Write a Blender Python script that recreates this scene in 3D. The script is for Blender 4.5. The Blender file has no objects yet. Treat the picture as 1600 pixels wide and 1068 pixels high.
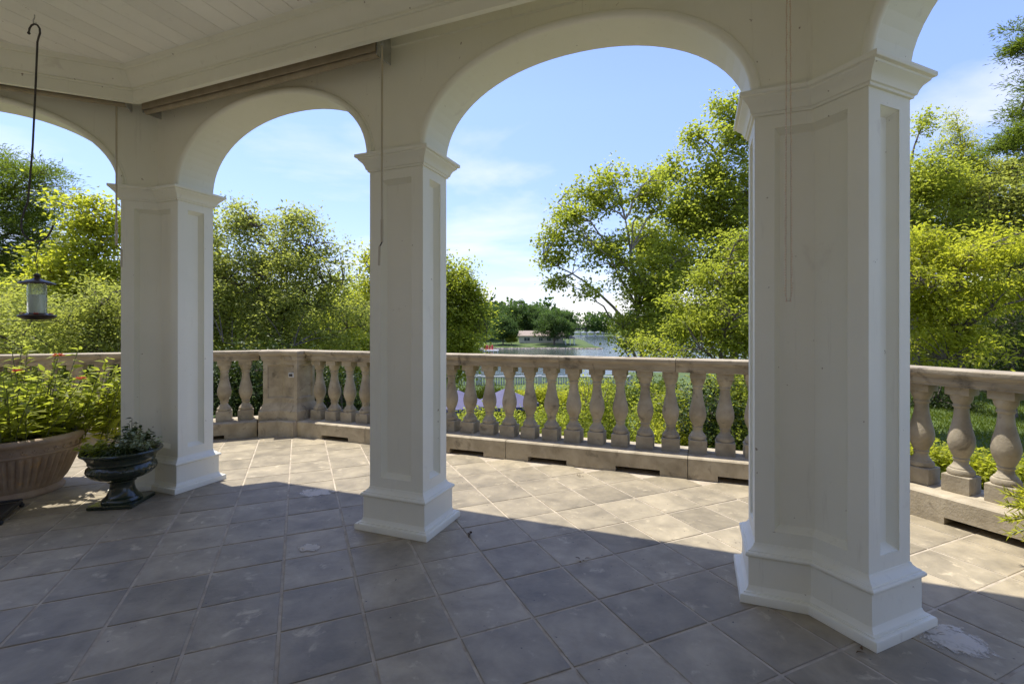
import bpy, math, random
import numpy as np
from math import sin, cos, tan, pi, radians, sqrt

# ------------------------------------------------------------------ camera, sky, sun, exposure
S = bpy.context.scene
COL = S.collection
CAM_H = 1.503
cam = bpy.data.cameras.new('camera'); camo = bpy.data.objects.new('camera', cam); COL.objects.link(camo)
camo.location = (0, 0, CAM_H); camo.rotation_euler = (pi / 2, 0, 0)
cam.sensor_width = 36; cam.lens = 747.5 / 1600 * 36
cam.shift_y = -(534 - 510.7) / 1600
cam.clip_end = 5000; cam.clip_start = 0.05
S.camera = camo
SUN_EL = radians(72)
SUN_H = (-0.840, 0.542)                     # horizontal direction towards the sun
world = bpy.data.worlds.new('World'); S.world = world; world.use_nodes = True
sun = bpy.data.lights.new('sun', 'SUN'); sun.energy = 2.0; sun.angle = radians(0.55); sun.color = (1.0, 0.955, 0.88)
suno = bpy.data.objects.new('sun', sun); COL.objects.link(suno)
from mathutils import Vector
sd = Vector((SUN_H[0] * cos(SUN_EL), SUN_H[1] * cos(SUN_EL), sin(SUN_EL)))
suno.rotation_euler = sd.to_track_quat('Z', 'Y').to_euler(); suno.location = (0, 0, 30)
S.view_settings.view_transform = 'Standard'; S.view_settings.look = 'None'
S.view_settings.exposure = 1.8; S.view_settings.gamma = 1.0
S.cycles.max_bounces = 14; S.cycles.diffuse_bounces = 10; S.cycles.transmission_bounces = 8
S.cycles.use_denoising = True


def world_nodes():
    nt = world.node_tree; N = nt.nodes; L = nt.links; N.clear()
    out = N.new('ShaderNodeOutputWorld'); bg = N.new('ShaderNodeBackground'); bg.inputs[1].default_value = 0.122
    sky = N.new('ShaderNodeTexSky'); sky.sky_type = 'NISHITA'; sky.sun_disc = False
    sky.sun_elevation = SUN_EL; sky.sun_rotation = math.atan2(SUN_H[0], SUN_H[1])
    sky.air_density = 1.0; sky.dust_density = 0.35; sky.ozone_density = 4.5; sky.altitude = 200
    tc = N.new('ShaderNodeTexCoord'); sep = N.new('ShaderNodeSeparateXYZ'); L.new(tc.outputs['Generated'], sep.inputs[0])
    # cloud plane coordinates: direction / (z + 0.12)
    add = N.new('ShaderNodeMath'); add.operation = 'ADD'; add.inputs[1].default_value = 0.12; L.new(sep.outputs[2], add.inputs[0])
    mx = N.new('ShaderNodeMath'); mx.operation = 'MAXIMUM'; mx.inputs[1].default_value = 0.05; L.new(add.outputs[0], mx.inputs[0])
    dv = N.new('ShaderNodeVectorMath'); dv.operation = 'DIVIDE'; L.new(tc.outputs['Generated'], dv.inputs[0])
    cmb = N.new('ShaderNodeCombineXYZ')
    for i in range(3): L.new(mx.outputs[0], cmb.inputs[i])
    L.new(cmb.outputs[0], dv.inputs[1])
    mp = N.new('ShaderNodeMapping'); mp.inputs['Scale'].default_value = (0.75, 0.95, 0.3); mp.inputs['Location'].default_value = (3.6, 1.3, 0.0)
    L.new(dv.outputs[0], mp.inputs[0])
    n1 = N.new('ShaderNodeTexNoise'); n1.inputs['Scale'].default_value = 1.0; n1.inputs['Detail'].default_value = 9; n1.inputs['Roughness'].default_value = 0.55; n1.inputs['Distortion'].default_value = 0.25
    L.new(mp.outputs[0], n1.inputs[0])
    r1 = N.new('ShaderNodeValToRGB'); r1.color_ramp.elements[0].position = 0.48; r1.color_ramp.elements[1].position = 0.72
    L.new(n1.outputs[0], r1.inputs[0])
    # low cumulus bank towards the horizon
    mp2 = N.new('ShaderNodeMapping'); mp2.inputs['Scale'].default_value = (5.0, 5.0, 11.0); mp2.inputs['Location'].default_value = (0.4, 0.2, 0.3); L.new(tc.outputs['Generated'], mp2.inputs[0])
    n2 = N.new('ShaderNodeTexNoise'); n2.inputs['Scale'].default_value = 1.3; n2.inputs['Detail'].default_value = 8; n2.inputs['Roughness'].default_value = 0.58; L.new(mp2.outputs[0], n2.inputs[0])
    hz = N.new('ShaderNodeMapRange'); hz.inputs[1].default_value = 0.02; hz.inputs[2].default_value = 0.17; hz.inputs[3].default_value = 0.30; hz.inputs[4].default_value = -0.2; L.new(sep.outputs[2], hz.inputs[0])
    a2 = N.new('ShaderNodeMath'); a2.operation = 'ADD'; L.new(n2.outputs[0], a2.inputs[0]); L.new(hz.outputs[0], a2.inputs[1])
    r2 = N.new('ShaderNodeValToRGB'); r2.color_ramp.elements[0].position = 0.55; r2.color_ramp.elements[1].position = 0.72; L.new(a2.outputs[0], r2.inputs[0])
    m1 = N.new('ShaderNodeMath'); m1.operation = 'MULTIPLY'; m1.inputs[1].default_value = 0.62; L.new(r1.outputs[0], m1.inputs[0])
    m2 = N.new('ShaderNodeMath'); m2.operation = 'MULTIPLY'; m2.inputs[1].default_value = 0.7; L.new(r2.outputs[0], m2.inputs[0])
    mm = N.new('ShaderNodeMath'); mm.operation = 'MAXIMUM'; L.new(m1.outputs[0], mm.inputs[0]); L.new(m2.outputs[0], mm.inputs[1])
    mix = N.new('ShaderNodeMixRGB'); tn = N.new('ShaderNodeMixRGB'); tn.blend_type = 'MULTIPLY'; tn.inputs[0].default_value = 1; tn.inputs[2].default_value = (0.82, 0.71, 0.80, 1); L.new(sky.outputs[0], tn.inputs[1])
    gr = N.new('ShaderNodeMapRange'); gr.inputs[1].default_value = 0.0; gr.inputs[2].default_value = 0.42; gr.inputs[3].default_value = 0.62; gr.inputs[4].default_value = 0.95; L.new(sep.outputs[2], gr.inputs[0])
    tn2 = N.new('ShaderNodeVectorMath'); tn2.operation = 'SCALE'; L.new(tn.outputs[0], tn2.inputs[0]); L.new(gr.outputs[0], tn2.inputs['Scale'])
    L.new(mm.outputs[0], mix.inputs[0]); L.new(tn2.outputs[0], mix.inputs[1])
    mix.inputs[2].default_value = (3.0, 2.95, 2.95, 1)
    L.new(mix.outputs[0], bg.inputs[0]); L.new(bg.outputs[0], out.inputs[0])


world_nodes()

# ------------------------------------------------------------------ helpers
def tag(o, label=None, cat=None, group=None, kind=None):
    if label: o['label'] = label
    if cat: o['category'] = cat
    if group: o['group'] = group
    if kind: o['kind'] = kind
    return o


def thing(name, loc, label=None, cat=None, group=None, kind=None):
    o = bpy.data.objects.new(name, None); COL.objects.link(o); o.location = loc; o.empty_display_size = 0.1
    return tag(o, label, cat, group, kind)


def wloc(o):
    v = Vector((0, 0, 0))
    while o is not None:
        v = v + Vector(o.location); o = o.parent
    return v


def link(name, me, mat, parent=None, loc=(0, 0, 0)):
    o = bpy.data.objects.new(name, me); COL.objects.link(o)
    if mat is not None and not me.materials: me.materials.append(mat)
    o.parent = parent; o.location = loc
    return o


class MB:
    def __init__(s): s.v = []; s.f = []

    def add(s, vs, fs):
        b = len(s.v); s.v.extend([tuple(p) for p in vs]); s.f.extend([tuple(i + b for i in f) for f in fs]); return s

    def prism(s, bot, top):
        n = len(bot)
        s.add(list(bot) + list(top), [tuple(range(n))[::-1], tuple(range(n, 2 * n))] + [(i, (i + 1) % n, n + (i + 1) % n, n + i) for i in range(n)]); return s

    def box(s, T, a0, a1, b0, b1, z0, z1, bev=0.0):
        """box in a local frame; T(a, b) -> world xy"""
        if bev <= 0:
            q = [T(a0, b0), T(a1, b0), T(a1, b1), T(a0, b1)]
            return s.prism([(p[0], p[1], z0) for p in q], [(p[0], p[1], z1) for p in q])
        poly = [T(a0, b0), T(a1, b0), T(a1, b1), T(a0, b1)]
        e = bev
        return s.sweep(poly, [(-e, z0), (0, z0 + e), (0, z1 - e), (-e, z1)], cap=True)

    def sweep(s, poly, prof, cap=True):
        """mitred rings of a CCW or CW polygon offset outwards by prof[i][0] at height prof[i][1]"""
        rings = []
        for o, z in prof: rings.append([(x, y, z) for x, y in offset_poly(poly, o)])
        n = len(poly); b = len(s.v)
        for r in rings: s.v.extend(r)
        for k in range(len(rings) - 1):
            for i in range(n):
                j = (i + 1) % n
                s.f.append((b + k * n + i, b + k * n + j, b + (k + 1) * n + j, b + (k + 1) * n + i))
        if cap:
            s.f.append(tuple(b + i for i in range(n))[::-1]); s.f.append(tuple(b + (len(rings) - 1) * n + i for i in range(n)))
        return s

    def lathe(s, prof, c=(0, 0, 0), seg=24, mod=None, sx=1, sy=1, rot=0):
        b = len(s.v); n = len(prof)
        for r, z in prof:
            for i in range(seg):
                a = 2 * pi * i / seg
                rr = r * (mod(a, z, r) if mod else 1)
                x, y = rr * cos(a) * sx, rr * sin(a) * sy
                s.v.append((c[0] + x * cos(rot) - y * sin(rot), c[1] + x * sin(rot) + y * cos(rot), c[2] + z))
        for k in range(n - 1):
            for i in range(seg):
                j = (i + 1) % seg
                s.f.append((b + k * seg + i, b + k * seg + j, b + (k + 1) * seg + j, b + (k + 1) * seg + i))
        if prof[0][0] > 1e-4: s.f.append(tuple(b + i for i in range(seg))[::-1])
        if prof[-1][0] > 1e-4: s.f.append(tuple(b + (n - 1) * seg + i for i in range(seg)))
        return s

    def tube(s, pts, rad, seg=6):
        pts = [Vector(p) for p in pts]; b = len(s.v); n = len(pts)
        if not hasattr(rad, '__len__'): rad = [rad] * n
        up = Vector((0.31, 0.17, 0.93))
        for i, p in enumerate(pts):
            d = (pts[min(i + 1, n - 1)] - pts[max(i - 1, 0)])
            d = d.normalized() if d.length > 1e-9 else Vector((0, 0, 1))
            x = d.cross(up)
            if x.length < 0.08: x = d.cross(Vector((1, 0, 0)))
            x.normalize(); y = d.cross(x)
            for k in range(seg):
                a = 2 * pi * k / seg
                s.v.append(tuple(p + (x * cos(a) + y * sin(a)) * rad[i]))
        for i in range(n - 1):
            for k in range(seg):
                j = (k + 1) % seg
                s.f.append((b + i * seg + k, b + i * seg + j, b + (i + 1) * seg + j, b + (i + 1) * seg + k))
        s.f.append(tuple(b + k for k in range(seg))[::-1]); s.f.append(tuple(b + (n - 1) * seg + k for k in range(seg)))
        return s

    def ball(s, c, r, seg=8, rings=5, sz=1.0):
        return s.lathe([(max(1e-5, r * sin(pi * k / rings)), -r * cos(pi * k / rings) * sz) for k in range(rings + 1)], c, seg)

    def build(s, name, mat, parent=None, smooth=False, origin=None, angle=35):
        off = wloc(parent) if parent else Vector(origin or (0, 0, 0))
        me = bpy.data.meshes.new(name); me.from_pydata([(x - off.x, y - off.y, z - off.z) for x, y, z in s.v], [], s.f)
        fix_normals(me)
        if smooth:
            me.polygons.foreach_set('use_smooth', [True] * len(me.polygons))
            try: me.set_sharp_from_angle(angle=radians(angle))
            except Exception: pass
        return link(name, me, mat, parent, (0, 0, 0) if parent else tuple(off))


import bmesh
def fix_normals(me):
    bm = bmesh.new(); bm.from_mesh(me); bmesh.ops.recalc_face_normals(bm, faces=bm.faces); bm.to_mesh(me); bm.free(); me.update()


def offset_poly(poly, o):
    n = len(poly)
    A = sum(poly[i][0] * poly[(i + 1) % n][1] - poly[(i + 1) % n][0] * poly[i][1] for i in range(n))
    sg = 1 if A > 0 else -1
    out = []
    for i in range(n):
        p0, p1, p2 = poly[i - 1], poly[i], poly[(i + 1) % n]
        d1 = (p1[0] - p0[0], p1[1] - p0[1]); l1 = math.hypot(*d1); d2 = (p2[0] - p1[0], p2[1] - p1[1]); l2 = math.hypot(*d2)
        n1 = (sg * d1[1] / l1, -sg * d1[0] / l1); n2 = (sg * d2[1] / l2, -sg * d2[0] / l2)
        k = 1 + n1[0] * n2[0] + n1[1] * n2[1]
        out.append((p1[0] + o * (n1[0] + n2[0]) / k, p1[1] + o * (n1[1] + n2[1]) / k))
    return out


# ------------------------------------------------------------------ materials
def new_mat(name):
    m = bpy.data.materials.new(name); m.use_nodes = True; nt = m.node_tree
    return m, nt.nodes, nt.links, nt.nodes['Principled BSDF']


def ramp(N, L, src, stops):
    r = N.new('ShaderNodeValToRGB'); e = r.color_ramp.elements
    while len(e) < len(stops): e.new(0.5)
    for k, (p, c) in enumerate(stops): e[k].position = p; e[k].color = (*c, 1)
    L.new(src, r.inputs[0]); return r


def noise(N, L, vec, scale, detail=6, rough=0.55, dist=0.0):
    n = N.new('ShaderNodeTexNoise'); n.inputs['Scale'].default_value = scale; n.inputs['Detail'].default_value = detail
    n.inputs['Roughness'].default_value = rough; n.inputs['Distortion'].default_value = dist
    if vec is not None: L.new(vec, n.inputs['Vector'])
    return n


def bump(N, L, bsdf, h, strength, dist=0.01):
    b = N.new('ShaderNodeBump'); b.inputs['Strength'].default_value = strength; b.inputs['Distance'].default_value = dist
    L.new(h, b.inputs['Height']); L.new(b.outputs[0], bsdf.inputs['Normal']); return b


def surf(name, c1, c2, scale=4.0, rough=0.6, bmp=0.15, bscale=60, spots=None, metallic=0.0, stretch=None, spec=None, objrand=0.0, coat=0.0, specks=None):
    """two tone noise surface; spots = (colour, scale, threshold) a third tone in blotches"""
    m, N, L, B = new_mat(name)
    g = N.new('ShaderNodeNewGeometry'); vec = g.outputs['Position']
    if objrand:
        oi = N.new('ShaderNodeObjectInfo'); sc = N.new('ShaderNodeMath'); sc.operation = 'MULTIPLY'; sc.inputs[1].default_value = 37.0; L.new(oi.outputs['Random'], sc.inputs[0])
        va = N.new('ShaderNodeVectorMath'); L.new(vec, va.inputs[0]); L.new(sc.outputs[0], va.inputs[1]); vec = va.outputs[0]
    if stretch:
        mp = N.new('ShaderNodeMapping'); mp.inputs['Scale'].default_value = stretch; L.new(vec, mp.inputs[0]); v2 = mp.outputs[0]
    else: v2 = vec
    n = noise(N, L, v2, scale, 8, 0.6, 0.3)
    r = ramp(N, L, n.outputs[0], [(0.32, c1), (0.68, c2)]); colr = r.outputs[0]
    if spots:
        sc_, ss, th = spots
        n2 = noise(N, L, vec, ss, 9, 0.65, 0.4); r2 = ramp(N, L, n2.outputs[0], [(th, (0, 0, 0)), (th + 0.13, (1, 1, 1))])
        mx = N.new('ShaderNodeMixRGB'); L.new(r2.outputs[0], mx.inputs[0]); L.new(colr, mx.inputs[1]); mx.inputs[2].default_value = (*sc_, 1); colr = mx.outputs[0]
    if specks:
        n3 = noise(N, L, vec, specks[1], 3, 0.5); r3 = ramp(N, L, n3.outputs[0], [(specks[2], (0, 0, 0)), (specks[2] + .03, (1, 1, 1))])
        mp3 = N.new('ShaderNodeMapping'); mp3.inputs['Scale'].default_value = (1, 1, .07); L.new(vec, mp3.inputs[0])
        n4 = noise(N, L, mp3.outputs[0], 22, 6, .7); r4 = ramp(N, L, n4.outputs[0], [(.60, (0, 0, 0)), (.80, (.30, .30, .30))])
        ad3 = N.new('ShaderNodeMath'); ad3.operation = 'MAXIMUM'; L.new(r3.outputs[0], ad3.inputs[0]); L.new(r4.outputs[0], ad3.inputs[1])
        mx3 = N.new('ShaderNodeMixRGB'); L.new(ad3.outputs[0], mx3.inputs[0]); L.new(colr, mx3.inputs[1]); mx3.inputs[2].default_value = (*specks[0], 1); colr = mx3.outputs[0]
    if objrand:
        hs = N.new('ShaderNodeHueSaturation'); mr = N.new('ShaderNodeMapRange'); mr.inputs[3].default_value = 1 - objrand; mr.inputs[4].default_value = 1 + objrand
        L.new(oi.outputs['Random'], mr.inputs[0]); L.new(mr.outputs[0], hs.inputs['Value']); L.new(colr, hs.inputs['Color']); colr = hs.outputs[0]
    L.new(colr, B.inputs['Base Color']); B.inputs['Roughness'].default_value = rough; B.inputs['Metallic'].default_value = metallic
    if spec is not None: B.inputs['Specular IOR Level'].default_value = spec
    if coat: B.inputs['Coat Weight'].default_value = coat; B.inputs['Coat Roughness'].default_value = 0.08
    if bmp:
        nb = noise(N, L, vec, bscale, 5, 0.6); bump(N, L, B, nb.outputs[0], bmp, 0.006)
    return m


def leaf_mat(name, dark, mid, light, trans=0.35, rough=0.45, tint=(1.25, 1.2, 0.5)):
    m, N, L, B = new_mat(name)
    at = N.new('ShaderNodeAttribute'); at.attribute_name = 'tone'
    r = ramp(N, L, at.outputs['Fac'], [(0.0, dark), (0.5, mid), (1.0, light)])
    L.new(r.outputs[0], B.inputs['Base Color']); B.inputs['Roughness'].default_value = rough; B.inputs['Specular IOR Level'].default_value = 0.18
    t = N.new('ShaderNodeBsdfTranslucent'); mu = N.new('ShaderNodeMixRGB'); mu.blend_type = 'MULTIPLY'; mu.inputs[0].default_value = 1; mu.inputs[2].default_value = (*tint, 1)
    L.new(r.outputs[0], mu.inputs[1]); L.new(mu.outputs[0], t.inputs[0])
    ms = N.new('ShaderNodeMixShader'); ms.inputs[0].default_value = trans
    L.new(B.outputs[0], ms.inputs[1]); L.new(t.outputs[0], ms.inputs[2]); L.new(ms.outputs[0], N['Material Output'].inputs[0])
    return m


M = {}
M['paint'] = surf('white_paint', (0.80, 0.79, 0.665), (0.85, 0.84, 0.715), 1.6, 0.55, 0.05, 90, spots=((0.66, 0.63, 0.53), 3.0, 0.64), specks=((.36, .31, .23), 26.0, .735))
M['ceil'] = surf('ceiling_paint', (0.80, 0.79, 0.73), (0.85, 0.84, 0.78), 2.0, 0.55, 0.05, 60, objrand=0.05, specks=((.35, .29, .2), 18.0, .74))
M['tile'] = surf('slate_tile', (0.200, 0.170, 0.116), (0.362, 0.305, 0.204), 4.5, 0.50, 0.5, 24, spots=((0.50, 0.42, 0.28), 8.0, 0.59), objrand=0.15, specks=((.07, .06, .05), 30.0, .72))
M['grout'] = surf('grout', (0.30, 0.25, 0.18), (0.50, 0.43, 0.32), 9.0, 0.9, 0.4, 90)
M['stone'] = surf('limestone', (0.27, 0.225, 0.15), (0.46, 0.395, 0.28), 5.0, 0.85, 0.6, 55, spots=((0.14, 0.115, 0.075), 6.0, 0.58), objrand=0.10)
M['rail_stone'] = surf('coping_limestone', (0.25, 0.205, 0.135), (0.44, 0.37, 0.26), 3.0, 0.85, 0.6, 50, spots=((0.11, 0.09, 0.06), 4.0, 0.53), stretch=(1, 1, 5), objrand=0.08)
M['slab'] = surf('concrete', (0.20, 0.18, 0.15), (0.3, 0.27, 0.23), 2.0, 0.9)
M['roof'] = surf('roof_shingle', (0.10, 0.09, 0.085), (0.16, 0.15, 0.14), 3.0, 0.9)
M['canvas'] = surf('shade_canvas', (0.30, 0.25, 0.165), (0.38, 0.32, 0.22), 9.0, 0.85, 0.3, 300)
M['rod'] = surf('cream_enamel', (0.42, 0.37, 0.26), (0.50, 0.44, 0.32), 6, 0.45, 0)
M['iron'] = surf('dark_iron', (0.025, 0.022, 0.02), (0.06, 0.05, 0.045), 20, 0.55, 0.3, 120)
M['bronze'] = surf('brown_bronze', (0.05, 0.038, 0.03), (0.09, 0.07, 0.055), 25, 0.42, 0.2, 120, metallic=0.5)
M['zinc'] = surf('zinc', (0.45, 0.45, 0.44), (0.6, 0.6, 0.6), 12, 0.4, 0, metallic=0.8)
M['terracotta'] = surf('weathered_planter', (0.27, 0.195, 0.13), (0.42, 0.325, 0.23), 5.0, 0.8, 0.35, 60, spots=((0.52, 0.30, 0.10), 4.5, 0.62))
M['glaze'] = surf('green_glaze', (0.010, 0.018, 0.010), (0.030, 0.042, 0.024), 7.0, 0.2, 0.06, 30, spots=((0.07, 0.06, 0.03), 9.0, 0.64), coat=0.3)
M['soil'] = surf('soil', (0.02, 0.015, 0.01), (0.06, 0.045, 0.03), 30, 0.95, 0.8, 90)
M['bark'] = surf('bark', (0.07, 0.055, 0.042), (0.17, 0.14, 0.11), 6.0, 0.9, 0.8, 30, stretch=(1, 1, 0.3))
M['pale_bark'] = surf('pale_bark', (0.16, 0.135, 0.105), (0.30, 0.265, 0.22), 6.0, 0.9, 0.6, 30, stretch=(1, 1, 0.3))
M['stem'] = surf('green_stem', (0.09, 0.11, 0.03), (0.16, 0.17, 0.06), 20, 0.6, 0)
M['bead_a'] = surf('chain_bead', (0.62, 0.45, 0.30), (0.75, 0.62, 0.48), 60, 0.35, 0)
M['outlet'] = surf('outlet_plastic', (0.5, 0.5, 0.48), (0.6, 0.6, 0.58), 20, 0.4, 0)
M['black'] = surf('black_rubber', (0.012, 0.012, 0.012), (0.03, 0.03, 0.03), 20, 0.5, 0.2, 100)
M['house'] = surf('house_siding', (0.55, 0.50, 0.41), (0.62, 0.57, 0.48), 1, 0.8, 0)
M['house_roof'] = surf('house_roof', (0.27, 0.215, 0.17), (0.34, 0.27, 0.215), 1.2, 0.9, 0)
M['trim'] = surf('white_trim', (0.7, 0.7, 0.68), (0.78, 0.78, 0.76), 2, 0.6, 0)
M['purple'] = surf('purple_canvas', (0.085, 0.08, 0.15), (0.11, 0.105, 0.19), 3, 0.8, 0.1, 100)
M['red'] = surf('red_plastic', (0.45, 0.03, 0.03), (0.6, 0.05, 0.05), 3, 0.4, 0)
M['rock'] = surf('rubble_rock', (0.16, 0.135, 0.11), (0.36, 0.31, 0.26), 1.2, 0.9, 0.5, 8, objrand=0.2)
M['pathstone'] = surf('flagstone', (0.36, 0.36, 0.36), (0.5, 0.49, 0.47), 3, 0.85, 0.3, 30)
M['plaster'] = surf('house_plaster', (0.32, 0.27, 0.18), (0.38, 0.32, 0.22), 1.5, 0.85, 0.2, 40)
M['stain'] = None


def glass_mat(name, col=(0.9, 0.95, 0.9), rough=0.05):
    m, N, L, B = new_mat(name); B.inputs['Base Color'].default_value = (*col, 1); B.inputs['Transmission Weight'].default_value = 0.85
    B.inputs['Roughness'].default_value = rough; B.inputs['IOR'].default_value = 1.2
    return m


M['glass'] = glass_mat('feeder_glass')
m, N, L, B = new_mat('window_glass'); B.inputs['Base Color'].default_value = (0.05, 0.06, 0.07, 1); B.inputs['Roughness'].default_value = 0.1; M['pane'] = m
m, N, L, B = new_mat('nectar'); B.inputs['Base Color'].default_value = (0.75, 0.8, 0.72, 1); B.inputs['Roughness'].default_value = 0.2; B.inputs['Transmission Weight'].default_value = 0.35; M['nectar'] = m

# lake
m, N, L, B = new_mat('lake_water'); g = N.new('ShaderNodeNewGeometry')
mp = N.new('ShaderNodeMapping'); mp.inputs['Scale'].default_value = (0.5, 0.22, 1); L.new(g.outputs['Position'], mp.inputs[0])
n = noise(N, L, mp.outputs[0], 1.2, 6, 0.6); bump(N, L, B, n.outputs[0], 0.5, 0.35)
B.inputs['Base Color'].default_value = (0.045, 0.06, 0.05, 1); B.inputs['Roughness'].default_value = 0.12; B.inputs['IOR'].default_value = 1.33; M['water'] = m
# grass ground
m, N, L, B = new_mat('grass_ground'); g = N.new('ShaderNodeNewGeometry')
n = noise(N, L, g.outputs['Position'], 0.35, 8, 0.65); n2 = noise(N, L, g.outputs['Position'], 9, 6, 0.7)
r = ramp(N, L, n.outputs[0], [(0.3, (0.05, 0.085, 0.014)), (0.7, (0.10, 0.145, 0.025))]); r2 = ramp(N, L, n2.outputs[0], [(0.25, (0.6, 0.6, 0.6)), (0.75, (1.2, 1.2, 1.2))])
mx = N.new('ShaderNodeMixRGB'); mx.blend_type = 'MULTIPLY'; mx.inputs[0].default_value = 1; L.new(r.outputs[0], mx.inputs[1]); L.new(r2.outputs[0], mx.inputs[2]); L.new(mx.outputs[0], B.inputs['Base Color'])
B.inputs['Roughness'].default_value = 0.9; bump(N, L, B, n2.outputs[0], 0.8, 0.05); M['grass'] = m

LEAF = {
    'yellow': leaf_mat('leaf_yellow_green', (0.23, 0.25, 0.032), (0.31, 0.325, 0.05), (0.40, 0.395, 0.08), 0.62, tint=(1.8, 1.8, .8)),
    'bright': leaf_mat('leaf_bright_green', (0.195, 0.225, 0.034), (0.265, 0.295, 0.05), (0.34, 0.36, 0.075), 0.6, tint=(1.75, 1.75, 1.0)),
    'olive': leaf_mat('leaf_olive', (0.20, 0.215, 0.055), (0.265, 0.28, 0.08), (0.33, 0.345, 0.12), 0.58, 0.55, tint=(1.7, 1.75, 1.0)),
    'dark': leaf_mat('leaf_dark_green', (0.022, 0.042, 0.012), (0.045, 0.072, 0.018), (0.08, 0.105, 0.026), 0.3, 0.4),
    'pine': leaf_mat('pine_needle', (0.09, 0.125, 0.024), (0.145, 0.185, 0.036), (0.21, 0.245, 0.05), 0.5, 0.6, tint=(1.5, 1.6, .8)),
    'far': leaf_mat('far_leaf', (0.05, 0.085, 0.026), (0.085, 0.13, 0.038), (0.13, 0.175, 0.05), 0.45, 0.6, tint=(1.3, 1.5, .8)),
    'varieg': leaf_mat('variegated_leaf', (0.12, 0.17, 0.07), (0.28, 0.33, 0.19), (0.50, 0.54, 0.38), 0.2, 0.4),
    'grassb': leaf_mat('grass_blade', (0.09, 0.14, 0.018), (0.15, 0.20, 0.025), (0.2, 0.24, 0.035), 0.45),
    'flower': leaf_mat('red_petal', (0.42, 0.03, 0.05), (0.55, 0.09, 0.07), (0.60, 0.22, 0.10), 0.25, 0.6, (1, 0.9, 0.9)),
    'dry': leaf_mat('dry_leaf', (0.05, 0.03, 0.012), (0.09, 0.055, 0.025), (0.13, 0.08, 0.04), 0.1, 0.8, (1, 0.9, 0.8)),
}


def leaves(name, P, D, Lg, Wd, tone, mat, parent=None, nice=False, seed=0, droop=0.0, origin=None):
    """leaf faces: base points P, directions D (N,3), lengths, widths; per-face tone"""
    rng = np.random.default_rng(seed); n = len(P)
    off = np.array(wloc(parent)) if parent else np.array(origin or (0, 0, 0), float)
    P = np.asarray(P, float) - off; D = np.asarray(D, float); D = D / (np.linalg.norm(D, axis=1)[:, None] + 1e-9)
    R = rng.normal(size=(n, 3)) + np.array([0, 0, 2.2]); side = np.cross(D, R); side /= (np.linalg.norm(side, axis=1)[:, None] + 1e-9)
    up = np.cross(side, D)
    Lg = np.broadcast_to(np.asarray(Lg, float), (n,)); Wd = np.broadcast_to(np.asarray(Wd, float), (n,))
    A = lambda t, w, h: P + D * (Lg * t)[:, None] + side * (Wd * w)[:, None] + up * (Lg * h)[:, None]
    if not nice:
        V = np.stack([A(0, 0, 0), A(0.45, 0.5, 0.10), A(1, 0, -droop), A(0.45, -0.5, 0.10)], 1)
        F = np.array([[0, 1, 2], [0, 2, 3]])
    else:
        V = np.stack([A(0, 0, 0), A(.33, .5, .07), A(.33, 0, .0), A(.33, -.5, .07), A(.68, .36, .04 - droop * .4), A(.68, 0, -droop * .45), A(.68, -.36, .04 - droop * .4), A(1, 0, -droop)], 1)
        F = None
    nv = V.shape[1]; me = bpy.data.meshes.new(name); V = V.reshape(-1, 3); me.vertices.add(len(V)); me.vertices.foreach_set('co', V.ravel())
    if not nice:
        faces = (F[None] + (np.arange(n) * nv)[:, None, None]).reshape(-1, 3); ls = np.full(len(faces), 3)
        flat = faces.ravel()
    else:
        FL = [[0, 1, 2], [0, 2, 3], [1, 4, 5, 2], [2, 5, 6, 3], [4, 7, 5], [5, 7, 6]]; base = np.array(sum(FL, [])); cnt = np.array([len(q) for q in FL])
        flat = (base[None] + (np.arange(n) * nv)[:, None]).ravel(); ls = np.tile(cnt, n)
    me.loops.add(len(flat)); me.loops.foreach_set('vertex_index', flat.astype(np.int32))
    me.polygons.add(len(ls)); st = np.concatenate([[0], np.cumsum(ls)[:-1]]); me.polygons.foreach_set('loop_start', st.astype(np.int32)); me.polygons.foreach_set('loop_total', ls.astype(np.int32))
    me.update(calc_edges=True)
    at = me.attributes.new('tone', 'FLOAT', 'FACE'); per = len(ls) // n
    at.data.foreach_set('value', np.repeat(np.clip(np.broadcast_to(tone, (n,)), 0, 1), per).astype(np.float32))
    return link(name, me, mat, parent, (0, 0, 0) if parent else tuple(off))


# ------------------------------------------------------------------ plan of the porch: octagon walls
CX, CY = -3.180, -2.431
TH0 = -21.3
T8 = tan(radians(22.5))
def W(k, s, m):
    """wall k (0 middle, -1 left, 1 right): s along the wall, m out from the octagon's centre"""
    a = radians(TH0 - 45 * k)
    return (CX + s * cos(a) - m * sin(a), CY + s * sin(a) + m * cos(a))
def WT(k): return lambda s, m: W(k, s, m)
def B2(k, t, d):
    """balustrade frame: k=0 t along the middle run (from its middle), k=+-1 t away from the corner; d outwards from the block fronts"""
    if k == 0: return W(0, t, 8.65 + d)
    s0, m0 = 3.44 + d * T8, 8.65 + d
    tt = (t - d * 0.0)
    q = sqrt(0.5)
    # run turns 45 degrees inwards at the corner; d measured square to the run
    s = 3.44 + t * q + d * q; m = 8.65 - t * q + d * q
    return W(0, k * s, m)

MF, MBK = 6.395, 6.738          # shaft faces, inner and outer
PIER = 2.371                    # opening edge of the corner piers
HALF = 0.231                    # half width of the single columns
Z_CAPB, Z_CAPT = 2.666, 2.789

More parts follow.
